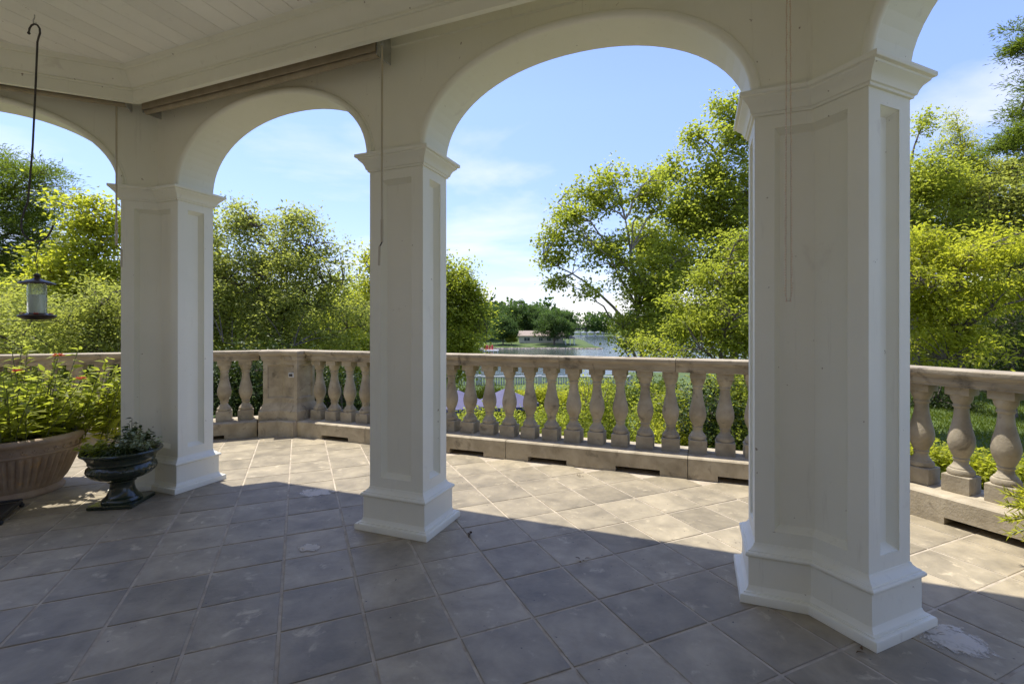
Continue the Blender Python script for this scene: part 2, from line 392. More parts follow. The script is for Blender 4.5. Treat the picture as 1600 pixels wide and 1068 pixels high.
# ------------------------------------------------------------------ ground, lake
def sm(a, b, x): t = np.clip((x - a) / (b - a), 0, 1); return t * t * (3 - 2 * t)
def hills(x, y): return 0.5 * np.sin(x * 0.031 + 1.3) * np.sin(y * 0.027) + 0.25 * np.sin(x * 0.11 + y * 0.07)
def ground_z(x, y):
    x = np.asarray(x, float); y = np.asarray(y, float)
    z = -4.5 + 0 * x
    z = z + 3.5 * sm(1.5, 8.0, x - 0.12 * (y - 6)) * sm(36, 20, y)   # lawn on the right
    z = z + 2.6 * sm(-5.0, -14.0, x + 0.1 * y) * sm(58, 40, y)              # bank on the left
    shore = 56 + 6 * np.sin(x * 0.05) + 0.25 * np.maximum(0, x - 8)
    z = z + (-9.5 - z) * sm(shore, shore + 9, y)
    # peninsula across the cove
    edge = 187 + 3.0 * np.sin(x * 0.11) + 0.006 * (x - 36) ** 2 * (x > 36)
    tip = sm(40, 33, x + 0.10 * np.maximum(0, y - 190) * 0.5)
    pen = sm(edge - 1.5, edge + 1.5, y) * tip * sm(330, 300, y)
    zp = -6.1 + 2.0 * sm(190, 225, y) + 4 * sm(-10, -60, x)
    z = np.where(pen > 0.001, np.maximum(z, -9.5 + (zp + 9.5) * pen), z)
    far = sm(470, 486, y + 14 * np.sin(x * 0.021) + 7 * np.sin(x * 0.06))
    z = np.where(far > 0.001, np.maximum(z, -9.5 + far * (3.2 + 9 * sm(490, 800, y))), z)
    lw = sm(-75, -95, x + 0.02 * y) * sm(75, 100, y)
    z = np.maximum(z, -9.5 + lw * 5)
    return z + np.where(z > -6.5, 0.15, 0.0) * np.sin(x * 0.5) * np.sin(y * 0.43)


def make_ground():
    xs = np.unique(np.concatenate([np.arange(-40, 40, 0.8), np.arange(-130, 130, 4.0), np.linspace(-1500, 1500, 90)]))
    ys = np.unique(np.concatenate([np.arange(-12, 70, 0.8), np.arange(180, 236, 1.5), np.arange(70, 520, 6.0), np.linspace(-60, 1600, 60)]))
    X, Y = np.meshgrid(xs, ys); Z = ground_z(X, Y)
    # keep the ground below the raised porch
    R = np.hypot(X - CX, Y - CY); Z = np.where(R < 8.6, np.minimum(Z, -1.0), Z)
    V = np.stack([X, Y, Z], -1).reshape(-1, 3); nx, ny = len(xs), len(ys)
    i = np.arange(nx - 1)[None] + np.arange(ny - 1)[:, None] * nx; F = np.stack([i, i + 1, i + 1 + nx, i + nx], -1).reshape(-1, 4)
    me = bpy.data.meshes.new('ground'); me.from_pydata(V.tolist(), [], F.tolist()); me.polygons.foreach_set('use_smooth', [True] * len(me.polygons))
    tag(link('ground', me, M['grass']), 'grassy ground falling from the porch to the lake', kind='structure')
    mb = MB().add([(-2500, 40, -7), (2500, 40, -7), (2500, 2500, -7), (-2500, 2500, -7)], [(0, 1, 2, 3)])
    tag(mb.build('lake', M['water']), 'calm lake beyond the garden', kind='structure')


make_ground()

# ------------------------------------------------------------------ porch floor: slab, grout, tiles
TILE, TYAW, TX, TY = 0.40, 0.41805, -1.1485, 2.3557
def tile_xy(a, b): return (TX + TILE * (a * cos(TYAW) - b * sin(TYAW)), TY + TILE * (a * sin(TYAW) + b * cos(TYAW)))
def deck_poly(d):
    """outline of the deck at offset d from the block fronts"""
    s0, m0 = 3.44 + d * T8, 8.65 + d; q = sqrt(.5); Ln = 7.6
    p = [W(0, -s0 - Ln * q, m0 - Ln * q), W(0, -s0, m0), W(0, s0, m0), W(0, s0 + Ln * q, m0 - Ln * q)]
    return [(p[0][0], -5.5)] + p + [(p[3][0], -5.5)]
def inside(poly, x, y):
    c = False; n = len(poly)
    for i in range(n):
        x1, y1 = poly[i]; x2, y2 = poly[(i + 1) % n]
        if (y1 > y) != (y2 > y) and x < (x2 - x1) * (y - y1) / (y2 - y1) + x1: c = not c
    return c

terrace = thing('terrace', (0, 3, -0.016), 'square grey slate tiles laid diagonally on the porch terrace', kind='structure')
dp = deck_poly(0.30)
MB().prism([(x, y, -4.6) for x, y in dp], [(x, y, -0.020) for x, y in dp]).build('slab', M['slab'], terrace)
dg = deck_poly(0.26)
MB().prism([(x, y, -0.0195) for x, y in dg], [(x, y, -0.0045) for x, y in dg]).build('grout', M['grout'], terrace)
def tile_mesh():
    g, e, z = 0.0075, 0.004, 0.012; h = TILE / 2 - g
    mb = MB(); mb.sweep([(-h, -h), (h, -h), (h, h), (-h, h)], [(0, -z), (0, -e * 0.8), (-e * .3, -e * .25), (-e, 0)], cap=True)
    me = bpy.data.meshes.new('tile'); me.from_pydata(mb.v, [], mb.f); fix_normals(me); me.materials.append(M['tile']); return me
def make_tiles():
    rng = random.Random(4); tm = tile_mesh(); lim = deck_poly(0.22); cand = []
    for a in range(-22, 24):
        for b in range(-22, 24):
            x, y = tile_xy(a + .5, b + .5)
            if y < -4.5: continue
            if not all(inside(lim, *tile_xy(a + i, b + j)) for i in (0, 1) for j in (0, 1)): continue
            vis = 0
            for i in (0, .5, 1):
                for j in (0, .5, 1):
                    px, py = tile_xy(a + i, b + j)
                    if py > 0.3 and abs(px / py) * 747.5 < 800 and 747.5 * CAM_H / py < 557.3: vis = 1
            cand.append((0 if vis else 1, math.hypot(x, y), x, y))
    cand.sort(); rest = MB()
    for k, (nv, d, x, y) in enumerate(cand):
        rz = TYAW + rng.choice((0, 1, 2, 3)) * pi / 2 + rng.uniform(-.002, .002); z = rng.uniform(-0.0012, 0.0012); tx, ty = rng.uniform(-.0025, .0025), rng.uniform(-.0025, .0025)
        if k < 300 and not nv:
            o = link('tile', tm, None, terrace, (x, y - 3, z + 0.016)); o.rotation_euler = (tx, ty, rz)
        else:
            c, s = cos(rz), sin(rz)
            rest.add([(x + v.co.x * c - v.co.y * s, y + v.co.x * s + v.co.y * c, v.co.z + z) for v in tm.vertices], [tuple(p.vertices) for p in tm.polygons])
    o = rest.build('far_tiles', M['tile'], terrace); o['kind'] = 'stuff'


make_tiles()

# ------------------------------------------------------------------ columns and piers
BASE_PROF = [(.080, 0.0), (.080, .034), (.076, .043), (.068, .047), (.060, .048), (.060, .053), (.050, .056), (.040, .066), (.036, .078), (.034, .080), (.034, .236), (.044, .240), (.050, .248), (.050, .256), (.044, .264), (.036, .266), (.034, .272), (.020, .280), (.008, .292), (.004, .304), (.0005, .306)]
CAP_PROF = [(.0005, Z_CAPB), (.012, Z_CAPB + .002), (.014, Z_CAPB + .014), (.022, Z_CAPB + .018), (.024, Z_CAPB + .026), (.028, Z_CAPB + .040), (.038, Z_CAPB + .060), (.054, Z_CAPB + .076), (.062, Z_CAPB + .084), (.064, Z_CAPB + .094), (.078, Z_CAPB + .098), (.081, Z_CAPB + .104), (.081, Z_CAPT - .002), (.078, Z_CAPT)]


def arc_point(path, d):
    for i in range(len(path) - 1):
        l = math.hypot(path[i + 1][0] - path[i][0], path[i + 1][1] - path[i][1])
        if d <= l + 1e-9 or i == len(path) - 2:
            t = d / l; return (path[i][0] + (path[i + 1][0] - path[i][0]) * t, path[i][1] + (path[i + 1][1] - path[i][1]) * t)
        d -= l
def path_len(p): return sum(math.hypot(p[i + 1][0] - p[i][0], p[i + 1][1] - p[i][1]) for i in range(len(p) - 1))
def recess_path(p, d):
    """offset of an open path by d to its left"""
    out = []
    for i, q in enumerate(p):
        ns = []
        for a, b in ((i - 1, i), (i, i + 1)):
            if a >= 0 and b < len(p):
                dx, dy = p[b][0] - p[a][0], p[b][1] - p[a][1]; l = math.hypot(dx, dy); ns.append((-dy / l, dx / l))
        if len(ns) == 1: out.append((q[0] + ns[0][0] * d, q[1] + ns[0][1] * d))
        else:
            k = 1 + ns[0][0] * ns[1][0] + ns[0][1] * ns[1][1]; out.append((q[0] + d * (ns[0][0] + ns[1][0]) / k, q[1] + d * (ns[0][1] + ns[1][1]) / k))
    return out


def panelled(shaft, mbp, path, z0, z1, inset=0.10, zi=0.08, bev=0.030, depth=0.044):
    """path seen from outside, solid on its left. adds frame faces to shaft and the sunk panel to mbp"""
    Lh = path_len(path); mid = path[1:-1]
    a, b = arc_point(path, inset), arc_point(path, Lh - inset)
    q = lambda p, z: (p[0], p[1], z)
    def strip(mb, lo, hi, zl, zh):
        for i in range(len(lo) - 1): mb.add([q(lo[i], zl), q(lo[i + 1], zl), q(hi[i + 1], zh), q(hi[i], zh)], [(0, 1, 2, 3)])
    full = [path[0]] + mid + [path[-1]]; inn = [a] + mid + [b]
    # stiles and rails
    shaft.add([q(path[0], z0), q(a, z0), q(a, z1), q(path[0], z1)], [(0, 1, 2, 3)])
    shaft.add([q(b, z0), q(path[-1], z0), q(path[-1], z1), q(b, z1)], [(0, 1, 2, 3)])
    strip(shaft, inn, inn, z0, z0 + zi); strip(shaft, inn, inn, z1 - zi, z1)
    rp = recess_path(path, depth); Lr = path_len(rp)
    rmid = rp[1:-1]; ra, rb = arc_point(rp, inset + bev), arc_point(rp, Lr - inset - bev)
    # small step at the edge, then slope, then flat
    sp = recess_path(path, 0.006); smid = sp[1:-1]; Ls = path_len(sp); sa, sb = arc_point(sp, inset), arc_point(sp, Ls - inset)
    o0, o1 = inn, [sa] + smid + [sb]; r = [ra] + rmid + [rb]
    za, zb = z0 + zi, z1 - zi
    strip(mbp, o0, o1, za, za); strip(mbp, o1, o0, zb, zb)
    mbp.add([q(a, za), q(sa, za), q(sa, zb), q(a, zb)], [(0, 1, 2, 3)]); mbp.add([q(sb, za), q(b, za), q(b, zb), q(sb, zb)], [(0, 1, 2, 3)])
    strip(mbp, o1, r, za, za + bev); strip(mbp, r, o1, zb - bev, zb)
    mbp.add([q(sa, za), q(ra, za + bev), q(ra, zb - bev), q(sa, zb)], [(0, 1, 2, 3)]); mbp.add([q(rb, za + bev), q(sb, za), q(sb, zb), q(rb, zb - bev)], [(0, 1, 2, 3)])
    strip(mbp, r, r, za + bev, zb - bev)


def column(poly, runs, name, loc, label, group):
    """poly: shaft footprint; runs: list of index paths that carry one sunk panel each"""
    t = thing(name, loc, label, 'column', group)
    MB().sweep(poly, BASE_PROF).build('base', M['paint'], t, True, angle=28)
    MB().sweep(poly, CAP_PROF).build('capital', M['paint'], t, True, angle=28)
    sh = MB()
    for run in runs:
        mbp = MB(); P = [poly[i] for i in run]
        narrow = path_len(P) < 0.4
        panelled(sh, mbp, P, .30, Z_CAPB + .01, inset=.098 if not narrow else .092)
        mbp.build('panel', M['paint'], t)
    sh.build('shaft', M['paint'], t)
    return t


def mid_poly(k): return [W(k, -HALF, MF), W(k, HALF, MF), W(k, HALF, MBK), W(k, -HALF, MBK)]
def pier_poly(k):
    """corner pier between wall k and wall k+1, counter-clockwise seen from above"""
    return [W(k, PIER, MF), W(k, MF * T8, MF), W(k + 1, -PIER, MF), W(k + 1, -PIER, MBK), W(k, MBK * T8, MBK), W(k, PIER, MBK)]
PIER_RUNS = [(0, 1, 2), (2, 3), (3, 4, 5), (5, 0)]
MID_RUNS = [(0, 1), (1, 2), (2, 3), (3, 0)]
cg = 'panelled white porch columns'
def colat(p): return (sum(q[0] for q in p) / len(p), sum(q[1] for q in p) / len(p), 0)
p = mid_poly(0); column(p, MID_RUNS, 'square_column', colat(p), 'single square white panelled column standing free in the middle of the photo', cg)
p = pier_poly(0); column(p, PIER_RUNS, 'corner_column', colat(p), 'large angled white corner column on the right, nearest the camera', cg)
p = pier_poly(-1); column(p, PIER_RUNS, 'corner_column', colat(p), 'angled white corner column behind the dark green urn on the left', cg)
p = mid_poly(-1); column(p, MID_RUNS, 'square_column', colat(p), 'square white column beyond the left edge, past the fluted planter', cg)
p = mid_poly(1); column(p, MID_RUNS, 'square_column', colat(p), 'square white column beyond the right edge of the porch', cg)

# ------------------------------------------------------------------ arcade walls with arches
ARCH_A, ARCH_C, ARCH_Z0, ARCH_R = 1.07, 1.301, 2.775, 0.665
def arch_pts(c, n=36, grow=0.0):
    out = []
    for i in range(n + 1):
        a = pi - pi * i / n; e = 2 / 2.12
        x = abs(cos(a)) ** e * (1 if cos(a) > 0 else -1); z = abs(sin(a)) ** e
        out.append((c + (ARCH_A + grow) * x, ARCH_Z0 + (ARCH_R + grow) * z))
    return out


def arcade(k, label):
    t = thing('arcade_wall', (*W(k, 0, MF), 0), label, 'wall', 'arched walls above the porch columns')
    zt = 3.80; mb = MB(); e0, e1 = MF * T8, MBK * T8
    zb = Z_CAPT - .01
    F = lambda s, z, m: (*W(k, s, m), z)
    for (x0, x1) in ((-e0, -PIER), (-HALF, HALF), (PIER, e0)):
        q0, q1 = x0, x1; Q0 = -e1 if x0 == -e0 else x0; Q1 = e1 if x1 == e0 else x1
        mb.add([F(q0, zb, MF), F(q1, zb, MF), F(q1, zt, MF), F(q0, zt, MF)], [(0, 1, 2, 3)])
        mb.add([F(Q0, zb, MBK), F(Q1, zb, MBK), F(Q1, zt, MBK), F(Q0, zt, MBK)], [(3, 2, 1, 0)])
    for c in (-ARCH_C, ARCH_C):
        A = [(c - ARCH_A, zb)] + arch_pts(c) + [(c + ARCH_A, zb)]
        for (xa, za), (xb, zb_) in zip(A[:-1], A[1:]):
            if abs(xa - xb) > 1e-6:
                mb.add([F(xa, za, MF), F(xb, zb_, MF), F(xb, zt, MF), F(xa, zt, MF)], [(0, 1, 2, 3)])
                mb.add([F(xa, za, MBK), F(xb, zb_, MBK), F(xb, zt, MBK), F(xa, zt, MBK)], [(3, 2, 1, 0)])
            mb.add([F(xa, za, MF), F(xa, za, MBK), F(xb, zb_, MBK), F(xb, zb_, MF)], [(0, 1, 2, 3)])
    mb.build('spandrel', M['paint'], t)
    for c in (-ARCH_C, ARCH_C):
        for mm, dirn in ((MF, -1),):
            b = MB()
            # bead following the arch edge: small mitred profile (radial offset, outwards)
            prof = [(-.020, -.012), (-.022, .004), (-.016, .018), (-.004, .028), (.010, .030), (.022, .026), (.030, .016), (.032, .004), (.032, .004), (.040, .006), (.046, .006), (.047, -.004)]
            rings = []
            A = [(c - ARCH_A, zb, -1, 0)] + [(x, z, None, None) for x, z in arch_pts(c)] + [(c + ARCH_A, zb, 1, 0)]
            for i, (x, z, nx, nz) in enumerate(A):
                x0, z0 = A[max(i - 1, 0)][:2]; x1, z1 = A[min(i + 1, len(A) - 1)][:2]
                tx, tz = x1 - x0, z1 - z0; l = math.hypot(tx, tz); nx, nz = -tz / l, tx / l
                rings.append([F(x + nx * r, z + nz * r, mm + dirn * o) for r, o in prof])
            n = len(prof); vs = [p for r in rings for p in r]; fs = []
            for i in range(len(rings) - 1):
                for j in range(n - 1): fs.append((i * n + j, i * n + j + 1, (i + 1) * n + j + 1, (i + 1) * n + j))
            b.add(vs, fs); b.build('arch_moulding', M['paint'], t, True, angle=60)
    return t


arcade(0, 'white plaster wall with two arches between the left and right corner columns')
arcade(-1, 'white arched wall at the far left behind the hanging feeder')
arcade(1, 'white arched wall at the far right above the largest column')

# ------------------------------------------------------------------ beam with crown moulding, ceiling, roof
def run_sweep(prof, ks, name, mat, label):
    for k in ks:
        mb = MB(); n = len(prof)
        A = [(*W(k, -m * T8, m), z) for m, z in prof]; Bv = [(*W(k, m * T8, m), z) for m, z in prof]
        mb.add(A + Bv, [(i, (i + 1) % n, n + (i + 1) % n, n + i) for i in range(n)])
        o = mb.build(name, mat, None, True, origin=(*W(k, 0, prof[0][0]), prof[0][1]), angle=25)
        tag(o, label[k], kind='structure')


BEAM = [(6.120, 3.470), (6.120, 3.566), (6.108, 3.568), (6.106, 3.578), (6.112, 3.584), (6.100, 3.590), (6.094, 3.602), (6.080, 3.622), (6.058, 3.648), (6.044, 3.676), (6.038, 3.700), (6.040, 3.706), (6.024, 3.712), (6.020, 3.728), (6.016, 3.742), (6.010, 3.752), (6.16, 3.752), (6.16, 3.470)]
run_sweep(BEAM, (-1, 0, 1), 'cornice_beam', M['paint'], {-1: 'white crown moulding beam at the top left', 0: 'white crown moulding beam over the middle arches', 1: 'white crown moulding beam over the right wall'})
SOF = [(6.16, 3.66), (6.395, 3.66), (6.395, 3.68), (6.16, 3.68)]
run_sweep(SOF, (-1, 0, 1), 'soffit', M['paint'], {-1: 'soffit strip at the left', 0: 'soffit strip over the middle arches', 1: 'soffit strip at the right'})
WLEDGE = [(6.372, 3.560), (6.394, 3.560), (6.394, 3.659), (6.372, 3.659)]
run_sweep(WLEDGE, (-1, 0, 1), 'wall_batten', M['paint'], {-1: 'flat batten at the top of the left wall', 0: 'flat batten at the top of the middle wall', 1: 'flat batten at the top of the right wall'})

ceiling = thing('ceiling', (*W(0, 0, 4), 3.745), 'white tongue and groove boarded porch ceiling', kind='structure')
def plank(s0, s1):
    def end(s):      # where the board runs out under the corner walls
        m0 = 6.14; lim = 6.14 * T8
        return m0 if abs(s) < lim else m0 - (abs(s) - lim)
    g = .0022; a, b = s0 + g, s1 - g; back = 3.0
    ch = .0035
    pts = lambda a, b: [W(0, a, back), W(0, b, back), W(0, b, end(b)), W(0, a, end(a))]
    q0, q1 = pts(a + ch, b - ch), pts(a, b)
    mb = MB(); mb.add([(*p, 3.7455) for p in q0] + [(*p, 3.7505) for p in q1] + [(*p, 3.765) for p in q1], [(3, 2, 1, 0), (8, 9, 10, 11)] + [(i, (i + 1) % 4, 4 + (i + 1) % 4, 4 + i) for i in range(4)] + [(4 + i, 4 + (i + 1) % 4, 8 + (i + 1) % 4, 8 + i) for i in range(4)])
    mb.build('ceiling_board', M['ceil'], ceiling)
BW = 0.1715; s_ref = -3.352 + 2.08
for i in range(-28, 36):
    s0 = s_ref + i * BW
    if abs(s0) > 6 or abs(s0 + BW) > 6: continue
    plank(s0, s0 + BW)
roof_poly = [W(-1, -7.18 * T8, 7.18), W(-1, 7.18 * T8, 7.18), W(0, 7.18 * T8, 7.18), W(1, 7.18 * T8, 7.18), W(0, 7.18 * T8 + 4.28, 2.9), W(0, -7.18 * T8 - 4.28, 2.9)]  # unseen back edge stops short so skylight falls in behind the camera
tag(MB().prism([(x, y, 3.80) for x, y in roof_poly], [(x, y, 4.02) for x, y in roof_poly]).build('porch_roof', M['paint'], None, origin=(*W(0, 0, 5), 3.8)), 'flat porch roof with overhanging eaves', kind='structure')

hw = thing('added_house_wall', (*W(0, 0, 1.3), 0), 'pale plaster house wall added out of view behind the camera to cut rear light', 'wall')  # unseen wall, added and placed to hold back light from behind
MB().box(WT(0), -9.2, 9.2, 1.10, 1.40, -.02, 4.05).build('wall', M['plaster'], hw)
for s_ in (-4.6, -1.6, 1.6, 4.6):
    f_ = MB().box(WT(0), s_ - .75, s_ + .75, 1.405, 1.45, .02, 2.6).build('french_door', M['trim'], hw); MB().box(WT(0), s_ - .62, s_ + .62, 1.452, 1.456, .25, 2.45).build('pane', M['pane'], f_)

# ------------------------------------------------------------------ balustrade
BAL = thing('stone_balustrade', (*W(0, 0, 8.74), 0), 'weathered tan limestone balustrade with vase shaped balusters around the terrace', 'balustrade')
ZK, ZB0, ZR, ZT = 0.21, 0.345, 1.035, 1.170
BAL_PROF = [(.078, .345), (.086, .352), (.088, .372), (.080, .388), (.072, .392), (.070, .402), (.058, .414), (.047, .436), (.046, .456), (.053, .464), (.054, .472), (.048, .478), (.058, .500), (.075, .540), (.085, .580), (.087, .610), (.083, .645), (.073, .690), (.061, .740), (.052, .790), (.047, .840), (.046, .868), (.055, .874), (.057, .886), (.052, .894), (.052, .904), (.062, .920), (.070, .940), (.073, .962), (.073, .972)]
def baluster_mesh():
    mb = MB().lathe(BAL_PROF, seg=20)
    sq = lambda h: [(-h, -h), (h, -h), (h, h), (-h, h)]
    mb.sweep(sq(.090), [(-.006, ZK - .004), (0, ZK + .004), (0, ZB0 - .006), (-.006, ZB0)]); mb.sweep(sq(.078), [(-.004, .970), (0, .974), (0, ZR - .006), (0, ZR + .004)])
    me = bpy.data.meshes.new('baluster'); me.from_pydata(mb.v, [], mb.f); fix_normals(me); me.polygons.foreach_set('use_smooth', [True] * len(me.polygons)); me.set_sharp_from_angle(angle=radians(32)); me.materials.append(M['stone']); return me
bm_ = baluster_mesh(); bl = wloc(BAL); rr = random.Random(8)
runs = {0: [-.55 + .262 * k for k in range(-9, 13)], 1: [.44 + .266 * k for k in range(0, 13)], -1: [.52 + .266 * k for k in range(0, 16)]}
for k, ts in runs.items():
    for tt in ts:
        x, y = B2(k, tt, .09); o = link('baluster', bm_, None, BAL, (x - bl.x, y - bl.y, rr.uniform(-.002, .002))); o.rotation_euler = (rr.uniform(-.006, .006), rr.uniform(-.006, .006), radians(TH0 - 45 * k) + rr.uniform(-.04, .04)); q_ = rr.uniform(.975, 1.02); o.scale = (q_, q_, 1)
RAILP = [(-.016, ZR), (-.016, 1.052), (-.022, 1.056), (-.022, 1.098), (-.030, 1.102), (-.032, 1.112), (-.042, 1.120), (-.048, 1.128), (-.050, 1.136), (-.050, 1.162), (-.044, ZT)]
RAILF = RAILP + [(.18 - d, z) for d, z in reversed(RAILP)]
def rail(k, t0, t1, m0=False, m1=False):
    """m0/m1: mitre that end at the corner"""
    g = .0025; mb = MB(); n = len(RAILF); A = []; Bv = []
    for d, z in RAILF:
        a = t0 + g if not m0 else None; b = t1 - g if not m1 else None
        if k == 0:
            a = a if a is not None else -(3.44 + d * T8); b = b if b is not None else (3.44 + d * T8)
        else:
            a = a if a is not None else -d * T8 * 0 + (-d * (1 - T8) if False else -d * T8)
            b = b
        A.append((*B2(k, a, d), z)); Bv.append((*B2(k, b, d), z))
    mb.add(A + Bv, [(i, (i + 1) % n, n + (i + 1) % n, n + i) for i in range(n)] + [tuple(range(n)), tuple(range(n, 2 * n))])
    mb.build('coping_stone', M['rail_stone'], BAL, True, angle=25)
rj = [-3.055, -1.84, -.62, .62, 1.86, 3.055]
for a, b in zip(rj[:-1], rj[1:]): rail(0, a, b)
for k, js in ((1, [.325, 1.55, 2.8, 4.0]), (-1, [.345, 1.62, 2.86, 4.5])):
    for a, b in zip(js[:-1], js[1:]): rail(k, a, b)
def kerb(k, t0, t1, slots):
    g = .003; t0 += g; t1 -= g; zs = .055; d0, d1, d2 = -.18, .06, .30
    top = [(t1, ZK - .012), (t0, ZK - .012)]; bot = [(t0, 0)]
    for a, b in slots: bot += [(a, 0), (a, zs), (b, zs), (b, 0)]
    bot += [(t1, 0)]; poly = bot + top
    mb = MB(); mb.prism([(*B2(k, t, d0), z) for t, z in poly], [(*B2(k, t, d1), z) for t, z in poly])
    mb.box(lambda a, b: B2(k, a, b), t0, t1, d1 + .001, d2, 0.0, ZK - .012)
    mb.add([(*B2(k, t0, d0), ZK - .012), (*B2(k, t1, d0), ZK - .012), (*B2(k, t1, d0 + .012), ZK), (*B2(k, t0, d0 + .012), ZK), (*B2(k, t1, d2), ZK), (*B2(k, t0, d2), ZK)], [(0, 1, 2, 3), (3, 2, 4, 5)])
    mb.build('kerb_stone', M['stone'], BAL)
kerb(0, -3.06, -1.92, [(-2.63, -2.19)]); kerb(0, -1.92, .03, [(-1.66, -1.215), (-.69, -.245)]); kerb(0, .03, 1.98, [(.30, .745), (1.27, 1.715)]); kerb(0, 1.98, 3.06, [(2.255, 2.70)])
kerb(1, .33, 2.3, [(.72, 1.25), (1.7, 2.15)]); kerb(1, 2.3, 4.0, []); kerb(-1, .36, 1.6, [(.75, 1.2)]); kerb(-1, 1.6, 3.0, [(2.0, 2.4)]); kerb(-1, 3.0, 4.7, [])
def pedestal(k, a1):
    """corner pedestal; follows both runs of the balustrade"""
    a0 = 3.11
    def poly(d_in, d_out, ext=0.0):
        p = [B2(0, k * (a0 - ext), d_in), W(0, k * (3.44 + d_in * T8), 8.65 + d_in), B2(k, a1 + ext, d_in), B2(k, a1 + ext, d_out), W(0, k * (3.44 + d_out * T8), 8.65 + d_out), B2(0, k * (a0 - ext), d_out)]
        return p if k > 0 else [p[0]] + p[1:][::-1]
    P0 = poly(-.13, .20); ped = MB(); pb = MB(); body = MB()
    MB().sweep(poly(-.25, .302, .05), [(0, 0), (0, ZK - .012), (-.012, ZK)]).build('kerb_stone', M['stone'], BAL)
    ped.sweep(P0, [(.055, ZK - .002), (.055, .335), (.050, .345), (.038, .352), (.036, .362), (.026, .385), (.012, .415), (.002, .438), (0, .446)], cap=True)
    front, ends, back = ((0, 1, 2), ((2, 3), (5, 0)), ((3, 4), (4, 5))) if k > 0 else ((4, 5, 0), ((3, 4), (0, 1)), ((1, 2), (2, 3)))
    panelled(body, pb, [P0[i] for i in front], .446, ZR + .004, inset=.055, zi=.065, bev=.016, depth=.022)
    for run in ends: panelled(body, pb, [P0[i] for i in run], .446, ZR + .004, inset=.045, zi=.065, bev=.016, depth=.022)
    for a, b in back: body.add([(*P0[a], .446), (*P0[b], .446), (*P0[b], ZR), (*P0[a], ZR)], [(0, 1, 2, 3)])
    ped.add(body.v, body.f)
    o = ped.build('pedestal', M['stone'], BAL); pb.build('sunk_panel', M['stone'], o)
    MB().sweep(P0, [(.02, ZR), (.02, 1.052), (.026, 1.056), (.026, 1.098), (.036, 1.104), (.048, 1.12), (.054, 1.136), (.054, 1.162), (.048, ZT + .001)]).build('coping_stone', M['rail_stone'], BAL, True, angle=25)
    return o
pedL = pedestal(-1, .29); pedR = pedestal(1, .27)
# electrical outlet on the left pedestal, on the face that looks along the middle run
def outlet():
    x = lambda a, b: B2(0, a, b)
    d = -.13
    MB().box(x, -3.255, -3.165, d - .012, d + .03, .80, .865, .004).build('outlet_box', M['outlet'], pedL)
    MB().box(x, -3.24, -3.18, d - .016, d - .011, .815, .850).build('outlet_cover', M['iron'], pedL)
outlet()

# ------------------------------------------------------------------ roller shades, cranks, bead chain
def wpt(k, s, m, z): return (*W(k, s, m), z)
def shade(k, s0, s1, label, zc=3.475, mc=6.275):
    t = thing('roller_shade', wpt(k, (s0 + s1) / 2, mc, zc), label, 'roller shade', 'rolled up canvas shades')
    ring = lambda s, r, z, n=16: None
    MB().tube([wpt(k, s0, mc, zc + .035), wpt(k, (s0 + s1) / 2, mc, zc + .030), wpt(k, s1, mc, zc + .035)], .058, 16).build('fabric_roll', M['canvas'], t, True)
    MB().tube([wpt(k, s0, mc - .03, zc - .035), wpt(k, (s0 + s1) / 2, mc - .03, zc - .042), wpt(k, s1, mc - .03, zc - .035)], .024, 12).build('bottom_bar', M['canvas'], t, True)
    MB().box(WT(k), s0, s1, mc - .072, mc - .062, zc - .03, zc + .17).build('fabric_flap', M['canvas'], t)
    for s in (s0 - .012, s1 + .002): MB().box(WT(k), s, s + .01, mc - .06, mc + .1, zc - .05, zc + .17).build('bracket', M['zinc'], t)
shade(0, -2.56, -.04, 'long beige canvas roller shade rolled up over the left middle arch')
shade(-1, -.2, 2.45, 'beige canvas shade rolled up behind the beam at the top left', zc=3.52)


def crank(px, k, m, y0, y1, y2, y3, label, off):
    """hanging crank rod; px is matched along wall k at depth m"""
    best = min((abs(747.5 * W(k, s, m)[0] / W(k, s, m)[1] + 800 - px), s) for s in np.arange(-2.6, 2.6, .004) if W(k, s, m)[1] > .5)[1]
    x, y = W(k, best, m); zf = lambda v: CAM_H - (v - 510.7) / 747.5 * y
    t = thing('shade_crank', (x, y, zf(y2)), label, 'crank', 'crank rods of the shades')
    MB().tube([(x, y, 3.50), (x, y, zf(y1))], .0075, 8).build('rod', M['rod'], t, True)
    MB().tube([(x, y, zf(y1) + .01), (x, y, zf(y1 + .0) - .02), (x, y, zf(y2))], .010, 8).build('sleeve', M['rod'], t, True)
    MB().tube([(x, y, zf(y2)), (x + off, y - .01, zf(y2 + 8))], .005, 6).build('link', M['iron'], t, True)
    MB().tube([(x + off, y - .01, zf(y2 + 8) + .005), (x + off - .004, y - .01, zf(y3))], .008, 8).build('handle', M['rod'], t, True)
    MB().ball((x, y, 3.49), .014).tube([(x, y, 3.49), (x + .01, y + .01, 3.56)], .005, 6).build('hook', M['zinc'], t, True)
crank(597, 0, 6.22, 80, 345, 378, 415, 'thin beige crank rod hanging in front of the middle column', -.014)
crank(182, -1, 6.25, 160, 350, 383, 417, 'short beige crank rod hanging beside the left corner column', .055)


